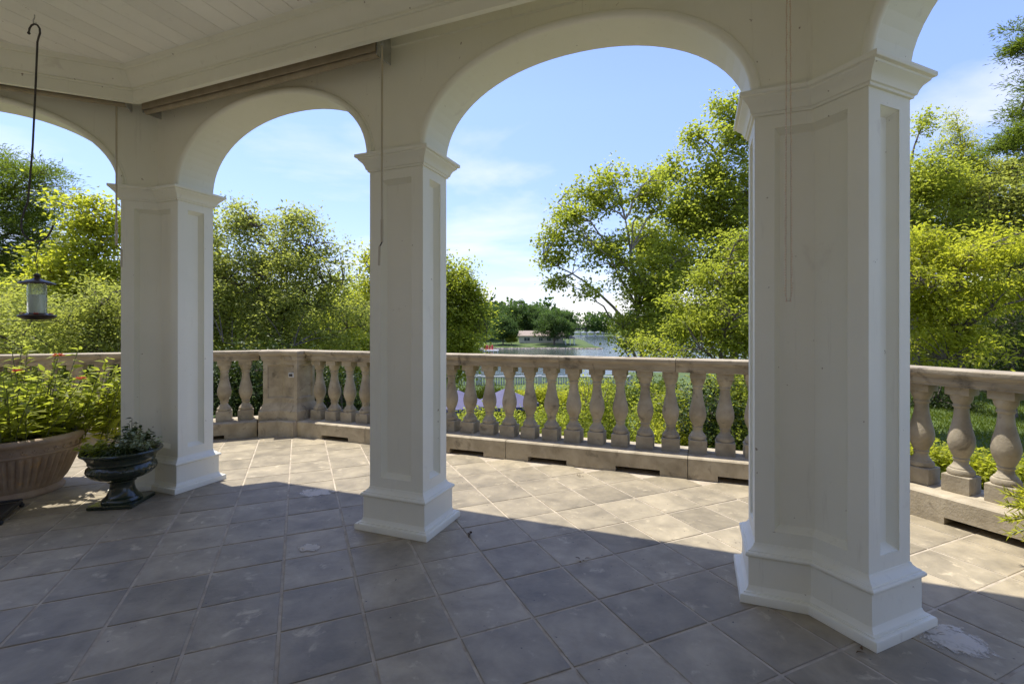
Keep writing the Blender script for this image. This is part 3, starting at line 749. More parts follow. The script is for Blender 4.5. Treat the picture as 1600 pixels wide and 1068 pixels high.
def chain():
    x, y = W(0, 2.514, 6.25); z1, z0 = 3.75, CAM_H - (470 - 510.7) / 747.5 * y
    t = thing('bead_chain', (x, y, z0), 'long looped bead chain hanging on the right corner column', 'bead chain')
    mb = MB(); dz = .0135; n = int((z1 - z0) / dz)
    for i in range(n):
        z = z0 + i * dz; w = .006 + .010 * min(1, max(0, (z1 - z) / 1.9)) * (1 if i > 1 else .5)
        for sg in (-1, 1): mb.ball((x + sg * w, y + sg * .003 * sin(i), z), .0048, 5, 3)
    o = mb.build('beads', M['bead_a'], t, True); o['kind'] = 'stuff'
    MB().tube([(x - .012, y, z0 + .01), (x - .006, y, z0), (x + .006, y, z0), (x + .012, y, z0 + .01)], .0018, 5).tube([(x - .012, y, z0 + .01), (x - .008, y, z1)], .0012, 4).tube([(x + .012, y, z0 + .01), (x + .008, y, z1)], .0012, 4).build('cord', M['rod'], t)
chain()

# ------------------------------------------------------------------ hanging hummingbird feeder
def feeder():
    Y = 3.44; X = lambda px: (px - 800) / 747.5 * Y; Zf = lambda py: CAM_H - (py - 510.7) / 747.5 * Y
    P = lambda px, py, dy=0: (X(px), Y + dy, Zf(py))
    h = thing('ceiling_hook', P(54, 24), 'small screw hook in the boarded ceiling', 'hook')
    MB().tube([(X(54), Y, 3.75), P(54, 28), P(52, 32), P(52, 36), P(55, 38.5), P(57, 36)], .004, 6).build('hook', M['zinc'], h, True)
    r = thing('hanging_rod', P(55, 39), 'long black iron rod with curled hooks hanging from the ceiling', 'hook rod')
    pts = [(45, 51), (46, 45), (49, 40), (53.5, 37.8), (58.5, 39.5), (62, 45), (62.5, 52), (60, 60), (58.5, 66), (55, 150), (51, 230), (46, 290), (43.5, 315), (38, 330), (33.8, 343), (33.2, 355), (37, 366), (45, 374), (55, 377.5), (65, 376), (74, 370), (80, 360), (83, 352)]
    MB().tube([P(*q) for q in pts], .0062, 8).ball(P(45, 52), .010).build('rod', M['iron'], r, True)
    f = thing('hummingbird_feeder', P(58, 500), 'bronze roofed glass hummingbird feeder hanging in the left arch', 'bird feeder')
    cx = X(58)
    z = lambda py: Zf(py)
    MB().tube([(cx + .01, Y, z(375)), (cx + .018, Y, z(383)), (cx, Y, z(392)), (cx - .012, Y, z(409)), (cx - .002, Y, z(414)), (cx + .006, Y, z(408))], .003, 6).tube([(cx, Y, z(413)), (cx, Y, z(428))], .0022, 6).build('wire', M['iron'], f, True)
    cap = [(.001, z(427)), (.018, z(428)), (.02, z(431)), (.014, z(433)), (.022, z(435.5)), (.06, z(438.5)), (.095, z(441.5)), (.103, z(443)), (.098, z(444)), (.05, z(442.5)), (.001, z(442))][::-1]
    MB().lathe(cap, (cx, Y, 0), 28).build('cap', M['bronze'], f, True)
    MB().lathe([(.052, z(490)), (.053, z(480)), (.053, z(446)), (.050, z(443)), (.046, z(446)), (.047, z(480)), (.047, z(488))], (cx, Y, 0), 28).build('glass_bottle', M['glass'], f, True)
    MB().lathe([(.001, z(489)), (.0455, z(489)), (.0455, z(460)), (.001, z(460))], (cx, Y, 0), 24).build('nectar', M['nectar'], f, True)
    MB().lathe([(.001, z(500)), (.06, z(499.5)), (.098, z(496)), (.106, z(493.5)), (.100, z(492)), (.070, z(490.5)), (.056, z(489)), (.001, z(488.5))], (cx, Y, 0), 28).build('tray', M['bronze'], f, True)
    ring = [(cx + .125 * cos(a), Y + .125 * sin(a), z(501)) for a in np.linspace(0, 2 * pi, 33)]
    MB().tube(ring, .0022, 5).build('perch_ring', M['iron'], f, True)
    for i in range(5):
        a = 2 * pi * i / 5 + .4; c = (cx + .078 * cos(a), Y + .078 * sin(a), z(490.5))
        fl = MB()
        for j in range(5): fl.ball((c[0] + .009 * cos(j * 1.257), c[1] + .009 * sin(j * 1.257), c[2] + .004), .007, 6, 3, .6)
        fl.build('feeding_flower', M['red'], f, True)
feeder()

# ------------------------------------------------------------------ planters
def planter():
    cx, cy = -4.55, 4.36
    t = thing('fluted_planter', (cx, cy, 0), 'large fluted beige planter with red flowers at the left edge', 'planter')
    def mod(a, z, r): return 1 + (0.055 * (abs(sin(a * 26)) - .6) * min(1, (z - .075) / .04) * min(1, max(0, (.375 - z) / .02)) if .075 < z < .375 else 0)
    prof = [(.35, 0), (.385, .002), (.392, .02), (.388, .04), (.372, .050), (.366, .060)] + [(.366 + .150 * ((z - .06) / .32) ** .8, z) for z in np.linspace(.075, .372, 16)]
    prof += [(.522, .380), (.532, .386), (.530, .396), (.520, .400), (.524, .43), (.530, .452), (.538, .458), (.540, .466), (.552, .474), (.575, .484), (.592, .500), (.596, .516), (.588, .532), (.570, .540), (.548, .538), (.530, .522), (.522, .49), (.51, .44)]
    prof = [(r * .9, z) for r, z in prof]
    MB().lathe(prof, (cx, cy, 0), 208, mod).build('pot', M['terracotta'], t, True, angle=50)
    fr = MB()
    for i in range(40):                      # palmette relief below the rim
        a = 2 * pi * i / 40
        for d, hgt in ((-.036, .020), (0, .034), (.036, .020)):
            aa = a + d; r0, r1 = .468, .474
            fr.tube([(cx + r0 * cos(a), cy + r0 * sin(a), .408), (cx + (r0 + .004) * cos((a + aa) / 2), cy + (r0 + .004) * sin((a + aa) / 2), .408 + hgt * .6), (cx + r1 * cos(aa), cy + r1 * sin(aa), .408 + hgt)], [.005, .010, .006], 5)
    o = fr.build('palmette_relief', M['terracotta'], t, True); o['kind'] = 'stuff'
    MB().lathe([(.466, .44), (.466, .488), (.27, .50), (.001, .505)], (cx, cy, 0), 48).build('soil', M['soil'], t, True)
    plant = thing('flowering_plant', (cx, cy, .49), 'leafy yellow green bush with red and orange flower heads in the fluted planter', 'plant')
    rng = np.random.default_rng(3); st = MB(); P = []; D = []; Lg = []; heads = []
    for i in range(150):
        a = rng.uniform(0, 2 * pi); r = .42 * sqrt(rng.uniform()); b = np.array([cx + r * cos(a), cy + r * sin(a), .49])
        h = rng.uniform(.24, .58) if i > 22 else rng.uniform(.5, .82)
        out = np.array([cos(a), sin(a), 0]) * rng.uniform(.05, .36) * (r / .42) + rng.normal(0, .05, 3) * [1, 1, 0]
        pts = [b + out * (u ** 1.5) + np.array([0, 0, h * u]) for u in np.linspace(0, 1, 6)]
        st.tube(pts, [.006, .005, .0045, .004, .0035, .003], 5)
        if i in (1, 3, 6, 8, 11, 15, 19): heads.append(pts[-1])
        for u in np.linspace(.1, 1, int(6 + h * 9)):
            q = b + out * (u ** 1.5) + np.array([0, 0, h * u])
            for _ in range(2):
                d = rng.normal(0, 1, 3); d[2] = rng.uniform(-.1, .8); P.append(q); D.append(d); Lg.append(rng.uniform(.06, .13) * (1.15 - .35 * u))
    # taller shoots on the right, over the balustrade end
    for i in range(26):
        b = np.array([-3.98 + rng.uniform(-.2, .16), 4.62 + rng.uniform(-.1, .22), .49 - rng.uniform(0, .15)]); h = rng.uniform(.35, .74); out = rng.normal(0, .08, 3) * [1, 1, 0] + [.06, .05, 0]
        pts = [b + out * (u ** 1.5) + np.array([0, 0, h * u]) for u in np.linspace(0, 1, 6)]; st.tube(pts, .004, 5)
        if i % 7 == 0: heads.append(pts[-1])
        for u in np.linspace(.1, 1, int(8 + h * 14)):
            q = b + out * (u ** 1.5) + np.array([0, 0, h * u])
            for _ in range(2): d = rng.normal(0, 1, 3); d[2] = rng.uniform(-.1, .8); P.append(q); D.append(d); Lg.append(rng.uniform(.06, .12) * (1.15 - .3 * u))
    st.build('stems', M['stem'], plant, True)
    n = len(P); Lg = np.array(Lg)
    o = leaves('leaves', P, D, Lg, Lg * .42, rng.beta(2, 2, n), LEAF['bright'], plant, True, 5, .18); o['kind'] = 'stuff'
    for hd in heads:
        Pp = []; Dd = []
        for ring_, el, m in ((.008, .15, 14), (.006, .5, 10), (.004, 1.0, 6)):
            for j in range(m):
                a = 2 * pi * j / m + el; Pp.append(hd + np.array([ring_ * cos(a), ring_ * sin(a), .004])); Dd.append([cos(a), sin(a), el])
        tone = rng.uniform(0, 1)
        leaves('flower_head', Pp, Dd, .044, .022, np.full(len(Pp), tone), LEAF['flower'], plant, False, 1, .1)
planter()


def urn():
    cx, cy = -3.335, 4.095; rot = radians(9)
    t = thing('glazed_urn', (cx, cy, 0), 'dark green glazed footed urn beside the left corner column', 'urn')
    T = lambda a, b: (cx + a * cos(rot) - b * sin(rot), cy + a * sin(rot) + b * cos(rot))
    MB().box(T, -.168, .168, -.168, .168, 0, .032, .006).build('foot_slab', M['glaze'], t, True, angle=25)
    U = lambda p_: [(r * .84, .031 + (z - .031) * 1.13) for r, z in p_]
    MB().lathe(U([(.165, .031), (.170, .040), (.164, .052), (.150, .060), (.132, .072), (.112, .10), (.102, .13), (.100, .158), (.106, .170), (.118, .174), (.120, .184), (.110, .190)]), (cx, cy, 0), 40).build('stem_foot', M['glaze'], t, True, angle=40)
    def mod(a, z, r): return 1 + .020 * (abs(sin(a * 14)) ** .6 - .6) if .22 < z < .34 else 1
    bowl = [(.100, .188), (.150, .196), (.200, .208), (.245, .226), (.278, .250), (.290, .272), (.284, .292), (.268, .306), (.262, .312), (.268, .320), (.276, .326), (.274, .336), (.282, .352), (.300, .372), (.322, .388), (.336, .394), (.340, .402), (.334, .411), (.318, .412), (.300, .400), (.285, .37)]
    MB().lathe(U(bowl), (cx, cy, 0), 168, mod).build('bowl', M['glaze'], t, True, angle=45)
    MB().lathe([(.238, .41), (.15, .425), (.001, .432)], (cx, cy, 0), 32).build('soil', M['soil'], t, True)
    rng = np.random.default_rng(9)
    # low dark fringe, dark bushy sprigs at the left, variegated mound at the right
    def clump(name, label, n, ctr, spread, zr, lr, ww, mat, droop=.15, up=.4, stems=True):
        o = thing(name, (ctr[0], ctr[1], 0.42), label, 'plant'); P = []; D = []; Lg = []; sm_ = MB()
        for i in range(n):
            a = rng.uniform(0, 2 * pi); r = sqrt(rng.uniform()); b = np.array([ctr[0] + .3 * spread[0] * r * cos(a), ctr[1] + .3 * spread[1] * r * sin(a), 0.425])
            tip = np.array([ctr[0] + spread[0] * r * cos(a), ctr[1] + spread[1] * r * sin(a), 0.425 + rng.uniform(*zr) * (1.1 - .6 * r * r)])
            mid = (b + tip) / 2 + [0, 0, .03]
            sm_.tube([b, mid, tip], .0025, 4)
            for u in np.linspace(.25, 1, 9):
                q = (1 - u) ** 2 * b + 2 * u * (1 - u) * mid + u * u * tip; d = rng.normal(0, 1, 3); d[2] = rng.uniform(-.4, up); P.append(q); D.append(d); Lg.append(rng.uniform(*lr))
        sm_.build('stems', M['stem'], o); Lg = np.array(Lg)
        q = leaves('leaves', P, D, Lg, Lg * ww, rng.beta(2, 2, len(P)), mat, o, True, 4, droop); q['kind'] = 'stuff'
    clump('variegated_plant', 'cream edged variegated plant mounded on the right of the green urn', 46, (cx + .11, cy + .02), (.16, .16), (.08, .22), (.025, .045), .75, LEAF['varieg'])
    clump('leafy_plant', 'dark lobed trailing plant at the left rim of the green urn', 40, (cx - .16, cy - .04), (.17, .16), (.0, .14), (.03, .05), .7, LEAF['bright'])
    clump('leafy_plant', 'upright green sprigs at the back of the green urn', 34, (cx + .0, cy + .10), (.17, .12), (.14, .28), (.03, .055), .5, LEAF['dark'])
    clump('mondo_grass', 'tuft of blackish grass blades in the middle of the green urn', 34, (cx + .05, cy - .11), (.13, .10), (.03, .10), (.05, .09), .10, LEAF['dark'], .5)
urn()


def rack():
    """low black metal cart edge at the far lower left"""
    P = lambda px, py: ((px - 800) / 747.5 * (747.5 * CAM_H / (py - 510.7)), 747.5 * CAM_H / (py - 510.7))
    a = P(34, 800); t = thing('boot_tray', (a[0] - .3, a[1] + .05, 0), 'low black metal tray on castors in front of the fluted planter', 'tray')
    d = (cos(radians(30)), sin(radians(30))); T = lambda u, v: (a[0] - .42 + u * d[0] - v * d[1] + .0, a[1] - .20 + u * d[1] + v * d[0])
    MB().box(T, -.35, .42, -.30, .12, .035, .047).build('plate', M['black'], t)
    cs = [T(-.35, -.3), T(.42, -.3), T(.42, .12), T(-.35, .12)]
    MB().tube([(*c, .062) for c in cs + cs[:1]], .011, 8).build('rim', M['black'], t, True)
    for c in cs: MB().ball((c[0], c[1], .018), .018, 10, 6).tube([(c[0], c[1], .02), (c[0], c[1], .045)], .008, 6).build('castor', M['black'], t, True)
rack()

# stains and litter on the floor
def stain_mat():
    m, N, L, B = new_mat('mineral_stain'); g = N.new('ShaderNodeNewGeometry'); n = noise(N, L, g.outputs['Position'], 16, 9, .7, .6)
    r = ramp(N, L, n.outputs[0], [(.3, (.42, .37, .28)), (.5, (.60, .55, .45)), (.75, (.62, .50, .32))]); L.new(r.outputs[0], B.inputs['Base Color']); B.inputs['Roughness'].default_value = .8
    tr = N.new('ShaderNodeBsdfTransparent'); ms = N.new('ShaderNodeMixShader'); n2_ = noise(N, L, g.outputs['Position'], 13, 9, .75, .8); n2 = N.new('ShaderNodeMapRange'); n2.clamp = False; n2.inputs[1].default_value = .5; n2.inputs[2].default_value = .75; n2.inputs[3].default_value = .45; n2.inputs[4].default_value = 1.0; L.new(n2_.outputs[0], n2.inputs[0])
    at = N.new('ShaderNodeAttribute'); at.attribute_name = 'cover'
    ad = N.new('ShaderNodeMath'); ad.operation = 'ADD'; L.new(n2.outputs[0], ad.inputs[0]); L.new(at.outputs['Fac'], ad.inputs[1])
    r2 = ramp(N, L, ad.outputs[0], [(.78, (0, 0, 0)), (1.0, (.88, .88, .88))]); L.new(r2.outputs[0], ms.inputs[0]); L.new(tr.outputs[0], ms.inputs[1]); L.new(B.outputs[0], ms.inputs[2]); L.new(ms.outputs[0], N['Material Output'].inputs[0])
    return m
M['stain'] = stain_mat()
def px_floor(px, py): y = 747.5 * CAM_H / (py - 510.7); return ((px - 800) / 747.5 * y, y)
def stain(name, outline, label, seed=1):
    """irregular mineral film lying on the tiles; outline in floor coordinates, cover falls to zero at its rim"""
    c = np.mean(outline, 0); vs = [(*c, .0040)]; cov = [1.0]; n = len(outline); rg = random.Random(seed); fs = []
    K = (.35, .7, 1.0, 1.25)
    for f, cv in zip(K, (.75, .52, .25, 0)):
        for q in outline:
            vs.append((c[0] + (q[0] - c[0]) * f, c[1] + (q[1] - c[1]) * f, .0040)); cov.append(cv)
    for i in range(n): fs.append((0, 1 + i, 1 + (i + 1) % n))
    for k in range(len(K) - 1):
        for i in range(n):
            j = (i + 1) % n; fs.append((1 + k * n + i, 1 + k * n + j, 1 + (k + 1) * n + j, 1 + (k + 1) * n + i))
    me = bpy.data.meshes.new(name); me.from_pydata([(x - c[0], y - c[1], z - .004) for x, y, z in vs], [], fs)
    at = me.attributes.new('cover', 'FLOAT', 'POINT'); at.data.foreach_set('value', cov)
    tag(link(name, me, M['stain'], None, (c[0], c[1], .004)), label, 'stain')
stain('mineral_stain', [px_floor(*q) for q in [(1428, 992), (1440, 972), (1466, 968), (1500, 978), (1530, 995), (1556, 1018), (1562, 1028), (1540, 1030), (1500, 1026), (1460, 1010)]], 'whitish mineral stain on the tile at the foot of the right column')
stain('mineral_stain', [px_floor(*q) for q in [(462, 768), (480, 764), (505, 762), (532, 766), (520, 772), (494, 777), (470, 775)]], 'pale worn patch on the tiles left of the middle column', 2)
stain('mineral_stain', [px_floor(*q) for q in [(455, 855), (480, 848), (505, 851), (500, 860), (470, 864)]], 'small pale scuff on the tiles in front of the middle column', 3)
def litter(px, py, label, n, seed):
    x, y = px_floor(px, py); rng = np.random.default_rng(seed); t = thing('dry_leaf', (x, y, 0), label, 'leaf')
    P = [(x + rng.normal(0, .012), y + rng.normal(0, .012), .006) for _ in range(n)]; D = rng.normal(0, 1, (n, 3)); D[:, 2] = np.abs(D[:, 2]) * .5
    leaves('leaf_blade', P, D, rng.uniform(.02, .05, n), .014, rng.uniform(0, 1, n), LEAF['dry'], t, True, seed, .3)
litter(734, 835, 'curled brown dry leaf on the tiles right of the middle column', 7, 1)
litter(908, 876, 'tiny brown leaf bit on the tiles in the middle of the floor', 4, 2)
litter(907, 743, 'brown leaf bit on the sunlit tiles near the balustrade', 4, 3)
litter(1347, 1021, 'small dark leaf bit on the tile below the right corner column', 2, 6)

# potted juniper beyond the right edge whose tips reach into view
def juniper():
    cx, cy = 3.30, 2.80
    t = thing('potted_juniper', (cx, cy, 0), 'feathery yellow green conifer tips at the right edge beside the kerb', 'plant')
    MB().lathe([(.14, 0), (.15, .02), (.19, .26), (.205, .27), (.205, .30), (.19, .30), (.17, .26)], (cx, cy, 0), 28).build('pot', M['terracotta'], t, True)
    rng = np.random.default_rng(5); P = []; D = []; st = MB()
    for i in range(34):
        a = rng.uniform(0, 2 * pi); tip = np.array([cx + .29 * cos(a), cy + .29 * sin(a), rng.uniform(.24, .48)]); b = np.array([cx, cy, .27]); mid = (b + tip) / 2 + [0, 0, .08]
        st.tube([b, mid, tip], .004, 4)
        for u in np.linspace(.3, 1, 26):
            q = (1 - u) ** 2 * b + 2 * u * (1 - u) * mid + u * u * tip
            for _ in range(3): P.append(q); D.append((tip - b) / .4 + rng.normal(0, .7, 3))
    st.build('stems', M['stem'], t); q = leaves('foliage', P, D, rng.uniform(.03, .07, len(P)), .006, rng.uniform(0, 1, len(P)), LEAF['yellow'], t, False, 6); q['kind'] = 'stuff'
juniper()

# ------------------------------------------------------------------ trees and shrubs
def gz(x, y): return float(ground_z(x, y))
def at_px(px, Y): return (px - 800) / 747.5 * Y
def z_px(py, Y): return CAM_H - (py - 510.7) / 747.5 * Y


def plant_tree(name, label, cat, group, base, blobs, ncl, per, sig, leaf, lw, mat, tr, bark, seed, limbs=9, shell=.45, needle=False, stems=1, crown='crown', droop=.1, updir=.25, twigs=True, pull=0.55):
    """blobs: list of (x, y, z, rx, ry, rz) world ellipsoids that fill the crown"""
    rng = np.random.default_rng(seed); base = np.array(base, float)
    t = thing(name, tuple(base), label, cat, group)
    vol = np.array([b[3] * b[4] * b[5] for b in blobs]) ** .7; pick = rng.choice(len(blobs), ncl, p=vol / vol.sum()); Bq = np.array(blobs)[pick]
    d = rng.normal(size=(ncl, 3)); d /= np.linalg.norm(d, axis=1)[:, None]; rad = rng.uniform(0, 1, ncl) ** shell
    C = Bq[:, :3] + d * rad[:, None] * Bq[:, 3:] * rng.uniform(.85, 1.12, ncl)[:, None]
    C[:, 2] = np.maximum(C[:, 2], base[2] + .15)
    top = C[:, 2].max(); ctr = C.mean(0)
    mb = MB(); nodes = []
    for s in range(stems):
        b = base + (rng.normal(0, .25, 3) * [1, 1, 0] if stems > 1 else 0)
        tt = np.array([ctr[0] + (rng.normal(0, .35) * (stems > 1)), ctr[1], base[2] + (top - base[2]) * .82]) if not needle else np.array([base[0] + .2, base[1], top - .2])
        hv = tt - b; pts = []
        for u in np.linspace(0, 1, 9):
            q = b + hv * np.array([u ** 1.4, u ** 1.4, u]) + rng.normal(0, .02, 3) * np.linalg.norm(hv) * .35 * u; pts.append(q); nodes.append((q, tr * (1 - .85 * u)))
        mb.tube(pts, [tr * (1.25 if i == 0 else 1) * (1 - .85 * i / 8) for i in range(9)], 8)
    TN = np.array([n_[0] for n_ in nodes])
    # limbs to spread targets
    tg = [rng.integers(ncl)]
    for _ in range(limbs - 1):
        dd = np.min(np.linalg.norm(C[:, None] - C[tg][None], axis=2), axis=1); tg.append(int(np.argmax(dd * rng.uniform(.7, 1, ncl))))
    allp = [n_[0] for n_ in nodes]
    for ti in tg:
        c = C[ti]; hd = np.hypot(TN[:, 0] - c[0], TN[:, 1] - c[1]); want = c[2] - pull * hd
        cost = np.abs(TN[:, 2] - np.maximum(want, base[2] + .15 * (top - base[2]))) + .3 * hd
        k = int(np.argmin(cost)); b, r0 = nodes[k]; pts = []
        bend = np.array([0, 0, .12 * np.linalg.norm(c - b)])
        for u in np.linspace(0, 1, 8):
            pts.append(b + (c - b) * u + bend * sin(pi * u) + rng.normal(0, .012, 3) * np.linalg.norm(c - b) * (0 < u < 1))
        r0 = max(.35 * tr, min(r0, .55 * tr)) * .8
        mb.tube(pts, list(np.linspace(r0, max(.012, r0 * .15), 8)), 6); allp += pts[1:]
    AP = np.array(allp)
    if twigs:
        for c in C:
            dd = np.linalg.norm(AP - c, axis=1) + 1.2 * np.maximum(0, AP[:, 2] - c[2]); b = AP[int(np.argmin(dd))]
            if np.linalg.norm(b - c) > .05:
                m_ = (b + c) / 2 + [0, 0, .06 * np.linalg.norm(c - b)]; w = min(.3 * tr, .02 + .0015 * tr); mb.tube([b, m_, c], [w, w * .6, w * .3], 4)
    mb.build('trunk', M[bark], t, True)
    per = max(8, int(per * 1.1)); leaf = leaf * .78; n = ncl * per; ci = np.repeat(np.arange(ncl), per); g = rng.normal(size=(n, 3)) * np.array([1, 1, .7 if not needle else .4]) * sig
    g *= rng.uniform(.7, 1.25, ncl)[ci][:, None]
    P = C[ci] + g
    if needle: D = g / sig + rng.normal(0, .5, (n, 3)) + [0, 0, .5]
    else: D = rng.normal(size=(n, 3)) * [1, 1, .6] + g / sig * .4 + [0, 0, updir - .2]
    Lg = leaf * rng.uniform(.5, 1.5, n); tone = .65 * rng.beta(2, 2, ncl)[ci] + .35 * rng.beta(2, 2, n)
    q = leaves(crown, P, D, Lg, Lg * lw, tone, LEAF[mat], t, False, seed + 1, droop); q['kind'] = 'stuff'
    return t


TG = 'garden trees around the terrace'
def E3(px, py, Y, rx, ry, rz):   # ellipsoid whose centre sits on the ray through a picture point at distance Y; real radii in metres
    return (at_px(px, Y), Y, z_px(py, Y), rx, ry, rz)
def foot(px, Y): x = at_px(px, Y); return (x, Y, gz(x, Y) - .1)

# left side
plant_tree('pine_tree', 'tall dark pine at the far left behind the hanging feeder', 'tree', TG, foot(-35, 17), [E3(-30, 330, 17, 2.6, 2.4, 2.6), E3(40, 300, 17, 1.3, 1.3, 1.0), E3(10, 390, 17, 1.9, 1.8, 1.3), E3(-20, 250, 17, 1.3, 1.3, .7), E3(60, 268, 17, .7, .7, .35), E3(50, 430, 17, 1.2, 1.2, .8)], 300, 140, .26, .17, .13, 'pine', .22, 'bark', 11, 14, .5, needle=True)
plant_tree('sweetgum_tree', 'pale yellow green young tree with pale trunk left of the corner column', 'tree', TG, foot(140, 13), [E3(140, 350, 13, .75, .75, 1.0), E3(125, 420, 13, 1.15, 1.1, 1.0), E3(100, 480, 13, 1.2, 1.2, .8), E3(165, 460, 13, .9, 1, .9)], 190, 85, .20, .13, .75, 'yellow', .09, 'pale_bark', 12, 10)
plant_tree('oak_tree', 'mid green tree in the gap between the pine and the yellow tree', 'tree', TG, foot(20, 20), [E3(20, 470, 20, 2.6, 2, 2.0), E3(-60, 450, 20, 2.4, 2, 2.6), E3(110, 500, 20, 2.6, 2, 1.4)], 200, 80, .36, .17, .6, 'bright', .16, 'bark', 13, 9)
for i, (px, py, Y, rx, rz, lab) in enumerate([(25, 510, 10.5, 1.1, .95, 'olive bush behind the balustrade below the feeder'), (110, 515, 10, .95, .8, 'dark olive bush behind the balustrade left of the corner column'), (180, 500, 10.5, .9, 1.0, 'tall olive bush close to the left corner column'), (-60, 500, 11, 1.1, 1.1, 'olive bush at the extreme left edge behind the balustrade')]):
    plant_tree('bush', lab, 'bush', 'bushes behind the left balustrade', foot(px, Y), [E3(px, py, Y, rx, rx, rz), E3(px, py + 90, Y, rx * 1.1, rx, 1.0)], 120, 110, .19, .085, .55, 'olive', .05, 'bark', 30 + i, 6, .5, stems=3, crown='foliage')
# between left pier and middle column
plant_tree('holly_tree', 'broad olive green tree seen between the left and middle columns', 'tree', TG, foot(415, 12.5), [E3(390, 400, 12.5, 1.25, 1.2, 1.25), E3(460, 395, 12.5, 1.1, 1.1, 1.05), E3(440, 480, 12.5, 1.9, 1.4, .95), E3(510, 430, 12.5, .75, .8, .9), E3(380, 350, 12.5, .8, .8, .55), E3(470, 345, 12.5, .55, .6, .35), E3(350, 470, 12.5, 1.2, 1.2, 1.0), E3(450, 535, 12.3, 2.1, 1.2, .7), E3(540, 500, 12.8, .8, .9, .7)], 430, 100, .19, .095, .6, 'olive', .10, 'bark', 14, 14, .55, stems=2)
plant_tree('holly_tree', 'olive green tree partly hidden behind the left corner column', 'tree', TG, foot(285, 13), [E3(290, 400, 13, 1.3, 1.2, 1.2), E3(320, 360, 13, .8, .8, .7), E3(290, 480, 13, 1.5, 1.3, 1.1), E3(320, 545, 12.5, 1.4, 1.2, .7)], 210, 95, .2, .10, .6, 'olive', .09, 'bark', 15, 9, .55, stems=2)
plant_tree('birch_tree', 'light green airy tree touching the left side of the middle column', 'tree', TG, foot(590, 17), [E3(600, 440, 17, 1.2, 1.2, 1.3), E3(575, 490, 17, 1.3, 1.2, .9), E3(620, 400, 17, .8, .8, .8)], 130, 80, .24, .13, .65, 'yellow', .10, 'bark', 16, 8)
for i, (px, py, Y, r, lab) in enumerate([(345, 600, 9.4, .7, 'dark shrub behind the two balusters left of the pedestal'), (420, 590, 9.6, .75, 'dark shrub right behind the stone pedestal'), (500, 600, 9.8, .75, 'dark shrub behind the balusters right of the pedestal'), (545, 640, 10.4, .6, 'low dark shrub left of the middle column foot')]):
    plant_tree('shrub', lab, 'shrub', 'shrubs just outside the balustrade', foot(px, Y), [E3(px, py, Y, r, r, r * .95), E3(px, py + 60, Y, r * 1.1, r, r * .9)], 80, 110, .15, .075, .6, 'dark', .04, 'bark', 40 + i, 5, .5, stems=3, crown='foliage')
# right of the middle column
plant_tree('maple_tree', 'bright green tree directly right of the middle column', 'tree', TG, foot(688, 26), [E3(690, 470, 26, 2.2, 2, 2.2), E3(722, 450, 26, 1.1, 1.2, 1.3), E3(720, 520, 26, 1.7, 1.6, 1.6), E3(745, 480, 26, .9, 1, 1.3), E3(660, 430, 26, 1.6, 1.6, 1.4), E3(712, 560, 26, 1.5, 1.5, 1.2)], 260, 90, .34, .19, .7, 'bright', .17, 'bark', 17, 10)
# the big tree in the right arch
plant_tree('sweetgum_tree', 'large spreading tree with bare arching limbs filling the right middle arch', 'tree', TG, foot(1015, 18), [E3(890, 345, 17.5, 1.0, 1, .95), E3(870, 400, 17.5, .75, .8, .5), E3(940, 300, 17.8, 1.05, 1, 1.0), E3(950, 390, 17.5, 1.5, 1.2, .9), E3(1010, 300, 18, 1.2, 1.2, 1.0), E3(925, 455, 17.2, .9, .9, .4), E3(1000, 440, 17.5, 1.3, 1.2, 1.0), E3(868, 442, 17.4, .6, .5, .2), E3(1000, 510, 17, 1.1, 1.1, .7), E3(865, 375, 17.4, .55, .6, .45), E3(1040, 400, 18, 1.1, 1.2, 1.4), E3(1050, 500, 17.5, 1.1, 1.1, .8), E3(895, 305, 17.6, .4, .5, .4), E3(970, 535, 17, .8, .8, .3), E3(1020, 470, 17.2, 1.0, 1.0, .8)], 370, 64, .20, .145, .75, 'bright', .15, 'pale_bark', 18, 20, .6, pull=.9)
plant_tree('poplar_tree', 'tallest green tree beside the right column, top touching the capital', 'tree', TG, foot(1150, 20), [E3(1110, 270, 20, 1.5, 1.5, 1.7), E3(1160, 200, 20, 1.2, 1.3, 1.5), E3(1100, 360, 20, 2.0, 1.8, 1.7), E3(1170, 320, 20, 2, 1.8, 2.2), E3(1190, 420, 20, 2.2, 2, 2.0), E3(1080, 215, 20, .55, .6, .7), E3(1130, 170, 20, .5, .6, .7), E3(1040, 270, 20, .7, .8, .8), E3(1060, 330, 20, 1.2, 1.1, 1.1), E3(1050, 430, 20, 1.7, 1.4, 1.5), E3(1110, 490, 20, 2.2, 1.6, 1.3), E3(1010, 370, 20, 1.0, 1.0, 1.1), E3(1030, 510, 20, 1.6, 1.4, .7)], 680, 80, .24, .16, .75, 'bright', .19, 'bark', 19, 16, .6)
plant_tree('beech_tree', 'yellow green drooping tree low beside the left edge of the right column', 'tree', TG, foot(1130, 11.5), [E3(1120, 490, 11.5, 1.0, 1.0, .55), E3(1160, 430, 11.5, .8, .9, .6), E3(1075, 505, 11.5, .6, .8, .3), E3(1160, 530, 11.5, 1.2, 1, .6), E3(1060, 545, 11.5, .9, .8, .25), E3(1100, 430, 11.6, .45, .6, .3), E3(1010, 535, 11.6, .5, .5, .12), E3(1165, 385, 11.6, .6, .7, .3), E3(1050, 470, 11.7, .35, .4, .2)], 250, 62, .17, .105, .48, 'bright', .08, 'bark', 20, 10, .55, droop=.25, updir=0)
